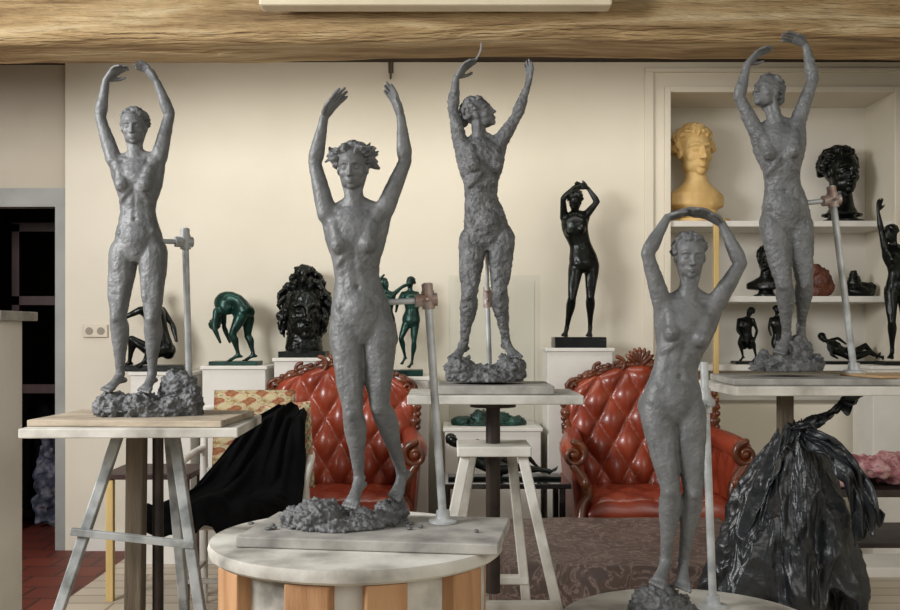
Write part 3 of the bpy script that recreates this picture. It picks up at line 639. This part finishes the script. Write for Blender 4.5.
def bust(label,hx,hy,hh,D,matn,zb,ox,oy,style='curls',hf=(0,-1,0),basew=None,vox=1.0,seed=2,baset=8,sw=1.0,kind='bust',nl=.105):
    s=D/F; h=hh/.125; o=P(ox,oy,D); o.z=zb; T=thing(kind,label,'sculpture',o)
    V=lambda x,y,d=0:Vector((x-ox,d,oy-y)); c=V(hx,hy); mb=MB()
    rt,fw,up,dn=head_parts(mb,c,Vector((0,0,1)),Vector(hf),h)
    nb=Vector((c.x*.9,0,c.z-nl*h)); mb.tube([c-up*.03*h-fw*.01*h,c.lerp(nb,.6),nb],[.028*h,.027*h,.034*h],k=3,n=16)
    zl=baset+.01*h
    mb.loft([(Vector((nb.x,0,nb.z+.018*h)),rt,fw,.030*h,.030*h),(Vector((nb.x,0,nb.z-.002*h)),rt,fw,.070*h*sw,.040*h),(Vector((nb.x,0,nb.z-.016*h)),rt,fw,.100*h*sw,.048*h),(Vector((nb.x,0,max(zl+.5,nb.z-.045*h))),rt,fw,.100*h*sw,.052*h),(Vector((nb.x,0,max(zl,nb.z-.08*h))),rt,fw,.055*h*sw,.045*h)])
    mk('head',remesh(mb,vox,2,[(c+up*.01*h,.075*h,.1)],8,scale=s,noi=(.12,.25),name='head',zmin=baset*.5,dents=dn),matn,T)
    I=dict(hd=c,rt=rt,fw=fw,up=up,h=h)
    mk('hair',hair_mesh(I,s,vox,style,seed),matn,T)
    bw=(basew or .12*h)
    m=MB().lathe((nb.x*.6,0,0),[(0,0),(bw*.5,0),(bw*.5,baset*.45),(bw*.36,baset*.6),(bw*.3,baset),(bw*.25,baset+.04*h),(0,baset+.04*h)],n=28)
    m.v=[tuple(q*s for q in v) for v in m.v]; mk('base',m,matn,T,smooth=True,auto=True)
    return T
Dn=6.08
bust('yellow plaster bust of a curly-haired youth on the niche shelf',695,147,49,Dn,'yplaster',1.946,705,218,'curls',(.25,-1,-.1),baset=7,basew=60,sw=.74,vox=.7,nl=.092)
bust('black bronze head with thick hair and ragged neck',842,167,46,Dn,'bronze',1.946,842,218,'curls',(.3,-1,-.3),baset=6,sw=.55,seed=9,vox=.8)
bust('small dark bronze bust on the middle niche shelf',766,254,25,Dn,'bronze',1.501,766,292,'bun',(-.6,-.8,0),baset=5,vox=.6)
R=random.Random(5); D=5.7; s=D/F
T=thing('bust','dark bronze head with wild tangled mane on a white plinth','sculpture',(cx(304,D),D,Z3))
mb=MB(); c=Vector((0,-4,46)); rt,fw,up,dn=head_parts(mb,c,Vector((0,-.05,1)),Vector((.35,-1,-.15)),56/.125)
mb.tube([(0,0,40),(0,0,20),(0,0,10)],[16,17,19],k=3)
mk('face',remesh(mb,.9,2,scale=s,name='face',dents=dn,noi=(.15,1)),'bronze',T)
mb=MB()
for i in range(210):
    a=R.uniform(0,2*math.pi); e=R.uniform(-1.2,1.5); d=Vector((math.cos(a)*math.cos(e),math.sin(a)*math.cos(e),math.sin(e)))
    if d.y<-.5 and -.6<d.z<.5: continue
    p=Vector((d.x*21,3+d.y*19,54+d.z*36)); q=p+Vector((d.x*4+R.uniform(-3,3),R.uniform(-3,3),R.uniform(-15,-3)))
    mb.tube([p,p.lerp(q,.5)+d*3,q],[R.uniform(2,3.5),2.6,1.2],n=7,k=2)
mb.ell((0,7,56),(19,15,33)); 
mk('hair',remesh(mb,.9,1,scale=s,name='hair',noi=(.25,1),zmin=3),'bronze',T)
m=MB().box((0,0,3),(46,34,6)).lathe((0,0,0),[(0,5),(19,5),(16,14),(0,14)],n=24); m.v=[tuple(q*s for q in v) for v in m.v]; mk('base',m,'bronze',T,smooth=True,auto=True)
def lump(label,px,w,hh,D,zb,matn,cs,vox=.8,seed=1):
    s=D/F; me=mound(cs,s,vox,seed,name='s',noi=(.2,.8)); return mk('small_sculpture',me,matn,loc=(cx(px,D),D,zb),label=label,cat='sculpture')
lump('red-brown terracotta crouching figure on the middle niche shelf',818,30,34,Dn,1.50,'brownclay',[(0,0,6,13,12,8),(2,0,17,11,10,13),(-4,-3,26,7,7,7),(9,0,10,7,8,9)])
lump('dark bronze huddled figure on the middle niche shelf',860,30,26,Dn,1.50,'bronze',[(0,0,5,15,11,7),(-6,0,14,7,7,9),(-7,-1,22,4,5,5),(7,0,9,9,7,6)],seed=4)
J=dict(hip=(746,344),waist=(746,335),chest=(745,327),neck=(747,320),head=(750,313),hf=(-.7,-.6,0),shL=(739,321),elL=(736,331,-4),wrL=(741,339,-6),tpL=(744,342,-7),shR=(753,321),elR=(757,332),wrR=(753,342,-4),tpR=(750,345,-6),
 hpL=(743,347,-3),knL=(736,343,-12),anL=(740,357,-10),toL=(735,362,-14),hpR=(750,347),knR=(748,342,-14),anR=(753,357,-10),toR=(748,362,-15))
bronze('small dark bronze of a seated figure on the lowest niche shelf',J,76,746,365,6.08,'bronze','cap',(733,760,20,3),vox=.6,hands=False,zb=1.094,thin=1.25)
J2b=dict(hip=(778,345),waist=(778,335),chest=(777,326),neck=(777,319),head=(777,311),hf=(.5,-.8,0),shL=(771,320),elL=(768,329,-2),wrL=(770,337,-4),tpL=(772,340,-4),shR=(784,320),elR=(786,330),wrR=(785,338,-4),tpR=(783,342,-4),
 hpL=(775,346),knL=(774,353,-8),anL=(775,359),toL=(772,363,-5),hpR=(781,346),knR=(782,353,-8),anR=(781,359),toR=(780,363,-5))
bronze('small dark bronze of a kneeling figure on the lowest niche shelf',J2b,68,778,365,6.08,'bronze','cap',(768,788,18,3),vox=.6,hands=False,zb=1.094,thin=1.2)
J=dict(hip=(852,354),waist=(843,352),chest=(835,348),neck=(829,343),head=(823,338),hf=(-.4,-.8,.3),hu=(-.5,0,.8),front=(0,-.7,.7),shL=(829,346,-5),elL=(828,354,-8),wrL=(834,358,-9),tpL=(838,358,-9),shR=(831,341,5),elR=(840,338,6),wrR=(848,344,5),tpR=(852,348,5),
 hpL=(854,356,-4),knL=(869,352,-5),anL=(880,357,-4),toL=(886,352,-4),hpR=(856,353,4),knR=(867,345,4),anR=(878,356,4),toR=(885,350,4))
bronze('dark bronze reclining figure on the lowest niche shelf',J,80,852,364,6.05,'bronze','cap',(820,886,20,3),vox=.6,hands=False,zb=1.094,thin=1.2)
J=dict(hip=(898,288),waist=(897,272),chest=(895,258),neck=(894,247),head=(891,234),hf=(-.8,-.5,.2),shL=(885,248),elL=(881,230),wrL=(878,211),tpL=(880,198),shR=(904,249),elR=(910,266),wrR=(908,284),tpR=(906,292),
 hpL=(891,292),knL=(890,322,-4),anL=(893,350,2),toL=(887,359,-6),hpR=(904,292),knR=(904,322,-3),anR=(905,350,3),toR=(901,360,-6))
bronze('tall dark bronze of a standing nude with one arm raised',J,136,896,366,5.68,'bronze','cap',(880,912,30,5))
plinth(872,925,366,5.53,'white plinth carrying a tall dark bronze beside the niche',dy=.3)
D=5.68; lump('green-black bronze low relief of huddled forms',489,80,20,D,Z5,'bronze_g',[(-26,0,3,13,12,6),(-8,-2,6,12,11,9),(10,0,5,13,12,8),(26,0,3,11,11,6),(0,0,1,38,16,4)],seed=6)
T=thing('display_case','clear acrylic display case standing on the low white plinth','display case',((cx(449,5.5)+cx(540,5.5))/2,5.685,Z5))
W=cx(540,5.5)-cx(449,5.5); H=.84; Dd=.34; th=.005
for (c,sz) in (((0,-Dd/2,H/2),(W,th,H)),((0,Dd/2,H/2),(W,th,H)),((-W/2,0,H/2),(th,Dd-th,H)),((W/2,0,H/2),(th,Dd-th,H)),((0,0,H),(W,Dd+th,th))):
    mk('pane',MB().box(c,sz),'glass',T)
# ============================================================== ARMCHAIRS
def armchair(label,x,y,rz=0):
    T=thing('armchair',label,'armchair',(x,y,0),rz)
    zf=.50; hw=.40
    def top(u): 
        U=2*u-1; return 1.00+.115*math.cos(U*math.pi/2*.98)**.9
    def wv(v): return hw*(.86+.14*math.sin(min(v*1.25,1)*math.pi/2)) - .05*max(0,v-.85)/.15*.6
    def bs(u,v,off):
        U=2*u-1; z=zf-.06+v*(top(u)-zf+.06); x_=U*wv(v)
        return Vector((x_,.17+(z-.45)*.13+off,z))
    def fa(u,v):
        U=2*u-1; e=max(0,1-abs(U)**6)**.5*max(0,1-abs(2*v-1)**8)**.5
        a=U*2.5; b=v*2.6; p=(abs(math.sin(math.pi*(a+b)/1.0))*abs(math.sin(math.pi*(a-b))))**.45
        return bs(u,v,-.035*e-.045*p*e)
    mk('backrest',MB().shell(fa,lambda u,v:bs(u,v,.04),71,61),'leather',T,smooth=True)
    out=[bs(0,v/10,-.01) for v in range(0,11)]+[bs(u/12,1,-.01) for u in range(1,12)]+[bs(1,v/10,-.01) for v in range(10,-1,-1)]
    P2=catmull(out,5); fm=MB(); fm.tube(P2,[.026+.006*math.sin(i*.9) for i in range(len(P2))],n=12)
    for i in range(4,len(P2)-4,3):
        p=P2[i]; cc=(p-Vector((0,p.y,.8))); cc.y=0; cc.normalize(); fm.ell(p+cc*.018+Vector((0,-.015,0)),(.016,.014,.016),n=8,m=6)
    tc=bs(.5,1,-.02)
    for k in range(-3,4):
        a=k*.33; d=Vector((math.sin(a),0,math.cos(a))); fm.tube([tc+Vector((0,0,-.02)),tc+d*.06+Vector((0,-.02,0)),tc+d*.085+Vector((0,-.012,0))],[.008,.014,.008],n=8,k=2)
    def spiral(c,r0,turn,sx,r=.012,ph=0,n=26):
        pts=[]
        for i in range(n):
            t=i/(n-1); a=ph+sx*turn*2*math.pi*t; rr=r0*(1-.85*t)
            pts.append(Vector(c)+Vector((math.cos(a)*rr,-.012,math.sin(a)*rr)))
        fm.tube(pts,[r*(1-.45*i/n) for i in range(n)],n=8)
    for sx in (-1,1):
        spiral(tc+Vector((sx*.12,0,-.005)),.045,1.3,sx,ph=math.pi/2)
        spiral(tc+Vector((sx*.22,0,-.03)),.035,1.3,-sx,ph=math.pi/2)
        c=bs(0 if sx<0 else 1,.97,-.02); spiral(c+Vector((-sx*.015,0,.0)),.042,1.4,-sx,ph=math.pi/2)
    mk('carved_frame',fm,'carved',T,smooth=True)
    def sa(u,v):
        U=2*u-1; e=max(0,1-abs(U)**8)**.5*max(0,1-abs(2*v-1)**8)**.5
        a=U*2;b=v*2; p=(abs(math.sin(math.pi*(a+b)))*abs(math.sin(math.pi*(a-b))))**.5
        return Vector((U*.36,-.30+v*.50,.40+.075*e+.015*p*e))
    mk('seat_cushion',MB().shell(sa,lambda u,v:Vector(((2*u-1)*.36,-.30+v*.50,.34)),41,41),'leather',T,smooth=True)
    am=MB(); am.box((0,-.285,.31),(.78,.05,.075)).box((-.385,-.03,.31),(.04,.54,.07)).box((.385,-.03,.31),(.04,.54,.07)).box((0,.22,.31),(.76,.04,.07))
    for k in range(-8,9): am.ell((k*.045,-.315,.30+.012*math.cos(k*.8)),(.020,.012,.018),n=8,m=6)
    am.tube([(-.39,-.315,.285),(-.2,-.32,.265),(0,-.325,.24),(.2,-.32,.265),(.39,-.315,.285)],.013,k=5,n=8)
    mk('apron',am,'carved',T,bevel=.004,smooth=True,auto=True)
    for sx in (-1,1):
        mk('arm_pad',MB().tube([(sx*.37,.20,.74),(sx*.40,.0,.72),(sx*.425,-.16,.70),(sx*.42,-.23,.69)],[.045,.055,.058,.045],k=5,n=18),'leather',T,smooth=True)
        def pa(u,v,sx=sx):
            a=u*3;b=v*1.5;p=(abs(math.sin(math.pi*(a+b)))*abs(math.sin(math.pi*(a-b))))**.5; e=max(0,1-abs(2*u-1)**8)**.5
            return Vector((sx*(.385+.03*v)-sx*(.03+.02*p)*e,-.23+u*.42,.35+v*.35))
        mk('side_panel',MB().shell(pa,lambda u,v,sx=sx:Vector((sx*(.41+.03*v),-.23+u*.42,.35+v*.35)),31,17),'leather',T,smooth=True)
        fm=MB(); c=Vector((sx*.425,-.25,.685)); pts=[]
        for i in range(30):
            t=i/29; a=math.pi/2+sx*1.35*2*math.pi*t; rr=.062*(1-.8*t); pts.append(c+Vector((math.cos(a)*rr,-.015,math.sin(a)*rr)))
        fm.tube(pts,[.019*(1-.4*i/30) for i in range(30)],n=8)
        fm.tube([c+Vector((sx*.0,-.01,-.055)),c+Vector((-sx*.05,-.01,-.13)),c+Vector((-sx*.07,-.015,-.20)),(sx*.385,-.28,.44),(sx*.40,-.30,.35)],[.022,.028,.026,.022,.028],k=5,n=12)
        fm.ell(c+Vector((0,-.01,0)),(.022,.02,.022)); fm.ell(c+Vector((-sx*.055,-.035,-.14)),(.02,.015,.03))
        mk('arm_scroll',fm,'carved',T,smooth=True)
        for sy,yy in ((-1,-.28),(1,.20)):
            mk('leg',MB().tube([(sx*.37,yy,.30),(sx*.39,yy+sy*.02,.24),(sx*.385,yy+sy*.02,.12),(sx*.395,yy+sy*.03,.03),(sx*.40,yy+sy*.04,.018)],[.034,.036,.02,.016,.018],k=5,n=12),'carved',T,smooth=True)
armchair('red buttoned leather armchair with carved dark wood frame beside white plinths',-.59,5.19,math.radians(-1))
armchair('red buttoned leather armchair with carved dark wood frame behind patterned divan',1.03,5.19,math.radians(1))
# ============================================================== WHITE CHAIR
X,Y=cx(250,4.6),4.58
T=thing('side_chair','white-painted wooden chair with dark patterned upholstered seat','chair',(X,Y,0),math.radians(3))
for sx in (-1,1):
    mk('leg',MB().tube([(sx*.25,-.19,.47),(sx*.26,-.20,.40),(sx*.255,-.195,.2),(sx*.26,-.21,0)],[.024,.026,.018,.014],k=4,n=12),'whitep',T,smooth=True)
    mk('back_post',MB().tube([(sx*.24,.20,0),(sx*.24,.18,.25),(sx*.24,.18,.5),(sx*.245,.22,.93)],[.018,.02,.02,.016],k=4,n=12),'whitep',T,smooth=True)
    mk('armrest',MB().tube([(sx*.245,.20,.74),(sx*.28,.05,.72),(sx*.285,-.1,.70),(sx*.27,-.13,.62),(sx*.26,-.12,.50)],[.016,.017,.018,.016,.016],k=4,n=10),'whitep',T,smooth=True)
mk('seat_frame',MB().box((0,-.19,.46),(.52,.04,.07)).box((0,.18,.46),(.48,.04,.07)).box((-.25,0,.46),(.035,.38,.07)).box((.25,0,.46),(.035,.38,.07)),'whitep',T,bevel=.006)
mk('seat_pad',MB().shell(lambda u,v:Vector(((2*u-1)*.25,-.20+v*.38,.50+.05*(max(0,1-(2*u-1)**6)*max(0,1-(2*v-1)**6))**.5)),lambda u,v:Vector(((2*u-1)*.25,-.20+v*.38,.48)),21,21),'brocade_dark',T,smooth=True)
mk('backrest',MB().tube([(-.245,.22,.925),(-.12,.225,.94),(0,.225,.945),(.12,.225,.94),(.245,.22,.925)],.017,k=4,n=10),'whitep',T,smooth=True,auto=True)
mk('back_rail',MB().box((0,.19,.62),(.46,.02,.05)),'whitep',T,bevel=.004)
for a,b in (((-.255,-.19,.2),(.255,-.19,.2)),((-.25,-.19,.2),(-.24,.18,.2)),((.25,-.19,.2),(.24,.18,.2))):
    mk('stretcher',MB().beam(a,b,.02,.025),'whitep',T,bevel=.003)
def cushion(label,loc,rot,w,h,t,m):
    f=lambda sg:(lambda u,v:Vector(((2*u-1)*w/2,sg*(t/2)*(max(0,(1-(2*u-1)**2)*(1-(2*v-1)**2)))**.38,(2*v-1)*h/2)))
    mk('cushion',MB().shell(f(-1),f(1),25,25),m,loc=loc,rot=rot,smooth=True,label=label,cat='cushion')
cushion('cream tapestry cushion with red and green figures on the white chair',(X+.0,Y+.11,.80),(math.radians(-10),0,math.radians(3)),.38,.44,.09,'tapestry')
cushion('floral green and cream tapestry cushion on the white chair',(X+.17,Y+.02,.765),(math.radians(-14),math.radians(-6),math.radians(-4)),.24,.40,.08,'tapestry2')
def cloth(u,v):
    path=[Vector((0,.0,.96)),Vector((0,-.07,.92)),Vector((0,-.09,.79)),Vector((0,-.12,.66)),Vector((0,-.18,.60)),Vector((0,-.242,.57)),Vector((0,-.27,.49)),Vector((0,-.28,.43))]
    t=v*(len(path)-1); i=min(int(t),len(path)-2); f=t-i; p=path[i].lerp(path[i+1],f)
    wd=.08+.24*min(1,v*1.6); xc=.19-.25*min(1,v*1.5); U=2*u-1
    fo=.018*math.sin(U*9+v*4)+.012*math.sin(U*17-v*7)+.03*noise.noise(Vector((U*2,v*4,3)))
    drop=.06*noise.noise(Vector((U*3,9,v)))
    return Vector((xc+U*wd,p.y-abs(fo)*1.1,p.z+fo*.5+drop*v-.04*abs(U)**3*(v<.75)-.03*max(0,-U)*math.sin(min(1,v*1.3)*math.pi)))
T2=mk('black_garment',MB().grid(cloth,60,80),'blackcloth',loc=(X,Y-.02,0),smooth=True,label='black cloth garment draped over the cushions of the white chair',cat='clothing')
sm=T2.modifiers.new('s','SOLIDIFY'); sm.thickness=.008
# ============================================================== COFFEE TABLE, DIVAN, PINK CLOTH TABLE
T=thing('coffee_table','low glossy black table carrying a reclining bronze','table',(cx(503,4.85),4.85,0))
mk('tabletop',MB().box((0,0,ZT-.012),(.62,.38,.024)),'blackgloss',T,bevel=.004)
for sx in (-1,1):
    for sy in (-1,1): mk('leg',MB().box((sx*.27,sy*.15,(ZT-.024)/2),(.03,.03,ZT-.024)),'blackgloss',T,bevel=.003)
def divan():
    mb=MB(); x0,x1,y0,y1,z=.20,1.22,3.6,4.52,.455
    def loop(off,z_,wav):
        r=[]; n=200; per=2*((x1-x0)+(y1-y0))
        for i in range(n):
            s_=i/n*per
            if s_<x1-x0: p=(x0+s_,y0); nrm=(0,-1)
            elif s_<(x1-x0)+(y1-y0): p=(x1,y0+s_-(x1-x0)); nrm=(1,0)
            elif s_<2*(x1-x0)+(y1-y0): p=(x1-(s_-(x1-x0)-(y1-y0)),y1); nrm=(0,1)
            else: p=(x0,y1-(s_-2*(x1-x0)-(y1-y0))); nrm=(-1,0)
            w_=wav*(math.sin(s_*22)*.5+math.sin(s_*37+1)*.3)
            if off<-.05:
                cxm,cym=(x0+x1)/2,(y0+y1)/2; kx=1+off/((x1-x0)/2); ky=1+off/((y1-y0)/2)
                q=(cxm+(p[0]-cxm)*kx,cym+(p[1]-cym)*ky)
            else: q=(p[0]+nrm[0]*(off+w_),p[1]+nrm[1]*(off+w_))
            r.append(Vector((q[0],q[1],z_+.012*noise.noise(Vector((q[0]*4,q[1]*4,z_*5))))))
        return r
    R=[]
    for k in (-.44,-.35,-.25,-.15,-.06): R.append(loop(k,z+.0,0))
    R+= [loop(-.015,z-.003,0),loop(0,z-.02,.002),loop(.008,z-.08,.006),loop(.015,z-.2,.014),loop(.02,.15,.02),loop(.025,.01,.025)]
    mb.rings(R); return mb
mk('divan',divan(),'brocade',smooth=True,label='low divan draped in brown floral brocade cover',cat='divan')
T=thing('side_table','dark metal table carrying a pink patterned cloth','table',(1.99,4.4,0))
mk('tabletop',MB().box((0,0,.62),(.86,.5,.03)),'darksteel',T,bevel=.003); mk('lower_shelf',MB().box((0,0,.40),(.82,.46,.02)),'darksteel',T,bevel=.003)
for sx in (-1,1):
    for sy in (-1,1): mk('leg',MB().box((sx*.41,sy*.23,.3025),(.025,.025,.605)),'darksteel',T,bevel=.002)
mb=MB(); R=random.Random(8)
for i in range(26):
    x_=R.uniform(-.34,.30); mb.ell((x_,R.uniform(-.15,.15),.02+R.uniform(.0,.10)*(1-abs(x_)*1.5)),(R.uniform(.05,.12),R.uniform(.05,.1),R.uniform(.02,.04)))
mk('folded_cloth',remesh(mb,.009,2,noi=(12,.03),zmin=0),'pink',loc=(1.96,4.37,.636),label='crumpled pink patterned cloth heaped on a dark table',cat='cloth')
T=thing('bench','low white-painted bench by the dark table','bench',(1.78,3.95,0))
mk('seat',MB().box((0,0,.37),(.5,.24,.04)),'whitep',T,bevel=.004)
for sx in (-1,1): mk('leg',MB().box((sx*.2,0,.175),(.04,.2,.35)),'whitep',T,bevel=.004)
# ============================================================== BLACK PLASTIC SHEET
def ridge(p): return 1-abs(noise.noise(p))*2
def plast():
    mb=MB(); n=300; m=110; R=[]
    for j in range(m):
        v=j/(m-1); r=[]
        for i in range(n):
            a=2*math.pi*i/n; c_,s_=math.cos(a),math.sin(a)
            base=.032+.145*v**.8+.03*math.sin(min(1,v)*math.pi)
            base*=1+.22*math.cos(a-3.0)*v*(1-v*.3)+.12*math.cos(2*a-.3)*v
            fold=(.16*ridge(Vector((c_*2.2,s_*2.2,v*.9)))+.18*math.sin(a*7+2.5*noise.noise(Vector((c_,s_,v*2)))+v*2))*(.3+.7*v)
            fold+=.15*(ridge(Vector((c_*3.5+5,s_*3.5,v*4)))-.5)*min(1,v*3)+.05*(ridge(Vector((c_*8,s_*8,v*11)))-.5)
            rr=base*(1+fold)
            z=1.03-v*.50-.16*v*(.5+.5*math.sin(a*3+1)+.7*noise.noise(Vector((c_*3,s_*3,2))))
            r.append(Vector((rr*c_,rr*s_*.85,z+.02*noise.noise(Vector((c_*4,s_*4,v*6))))))
        R.append(r)
    mb.rings(R,cap=False); return mb
T=thing('plastic_sheet','crumpled black plastic sheeting tied round the sculpture stand column','plastic sheet',(cx(795,2.95),2.95,0))
o=mk('hanging_sheet',plast(),'plastic',T,smooth=True); sm=o.modifiers.new('s','SOLIDIFY'); sm.thickness=.003
def twist(seed,pts,w0,w1=.65):
    pts=catmull([Vector(p) for p in pts],6); N=len(pts)
    def f(u,v):
        t=v*(N-1); i=min(int(t),N-2); p=pts[i].lerp(pts[i+1],t-i); U=2*u-1; w=w0*(.35+w1*v)
        return p+Vector((U*w*.55,U*w*.5*math.sin(v*5),U*w*.9))+Vector((0,.03*ridge(Vector((U*1.5,v*3,seed))),.025*ridge(Vector((U*2,v*4,seed+3)))))
    return MB().grid(f,30,50)
for sd,pts,w0 in ((1,[(-.02,-.06,1.0),(.04,-.08,1.02),(.10,-.09,1.06),(.155,-.09,1.09)],.03),(2,[(.0,-.10,.98),(.07,-.16,.93),(.12,-.19,.83),(.145,-.20,.72)],.055),(3,[(-.02,-.08,.98),(-.08,-.14,.93),(-.12,-.18,.84),(-.16,-.2,.72)],.06)):
    o=mk('loose_flap' if sd>1 else 'knotted_end',twist(sd,pts,w0),'plastic',T,smooth=True); sm=o.modifiers.new('s','SOLIDIFY'); sm.thickness=.003
# ============================================================== LEFT CABINET, POLE
T=thing('cabinet','plain off-white cabinet with grey overhanging top','cabinet',(-1.735,3.2,0))
mk('body',MB().box((0,0,.665),(.64,.22,1.33)),'whitep',T,bevel=.004); mk('top_slab',MB().box((.0,0,1.345),(.72,.28,.03)),'greyboard',T,bevel=.004)
mk('wooden_pole',MB().beam((cx(716,5.78),5.78,0),(cx(716,5.84),5.84,1.93),.03,.03),'yellowwood',label='slender yellow wooden batten leaning against the niche',cat='pole',bevel=.003)
T=thing('side_table','small dark wooden side table by the wall','table',(-1.45,4.95,0))
mk('tabletop',MB().box((0,0,.60),(.42,.36,.03)),'darkwood',T,bevel=.004)
for sx in (-1,1):
    for sy in (-1,1): mk('leg',MB().box((sx*.18,sy*.15,.2925),(.035,.035,.585)),'yellowwood' if sx<0 else 'darkwood',T,bevel=.003)
R=random.Random(4)
for i in range(9):
    px=R.choice([250,275,415,425,470,485]); 
    x_=cx(px,2.38)+R.uniform(-.02,.02); y_=2.37+R.uniform(-.05,.05); mb=MB().ell((0,0,.003),(R.uniform(.004,.010),R.uniform(.004,.008),.004),n=8,m=6)
    mk('clay_lump',mb,'clay_rough',loc=(x_,y_,zt+.026),smooth=True,label='small crumb of grey clay on the modelling board',cat='clay',group='clay crumbs on the board')
# ============================================================== CAMERA + LIGHT
cam=bpy.data.cameras.new('cam'); co=bpy.data.objects.new('camera',cam); SC.objects.link(co); co.location=(0,0,CZ); co.rotation_euler=(math.pi/2,0,0)
cam.sensor_width=36; cam.lens=36*F/900; cam.shift_y=(HY-305)/900; bpy.context.scene.camera=co
wd=bpy.data.worlds.new('w'); bpy.context.scene.world=wd; wd.use_nodes=True; wd.node_tree.nodes['Background'].inputs[0].default_value=(1,.98,.94,1); wd.node_tree.nodes['Background'].inputs[1].default_value=.36
def area(n,loc,tgt,sx,sy,e,c):
    l=bpy.data.lights.new(n,'AREA'); l.shape='RECTANGLE'; l.size=sx; l.size_y=sy; l.energy=e; l.color=c; o=bpy.data.objects.new(n,l); SC.objects.link(o); o.location=loc
    o.rotation_euler=(Vector(tgt)-Vector(loc)).to_track_quat('-Z','Y').to_euler(); return o
area('window_light',(-3.2,1.5,2.45),(0,4.0,1.2),1.7,1.2,195,(.99,.99,1))
area('window_light_two',(2.4,-.6,2.7),(.4,5,1.2),2.5,1.6,42,(1,.97,.92))
area('wall_wash_fill',(-.1,4.9,2.8),(-.1,5.6,0),3.6,.5,26,(1,.96,.89))  # added wash behind the beam to brighten the back wall, no real fixture
vs=bpy.context.scene.view_settings; vs.view_transform='Standard'; vs.look='None'; vs.exposure=0.04
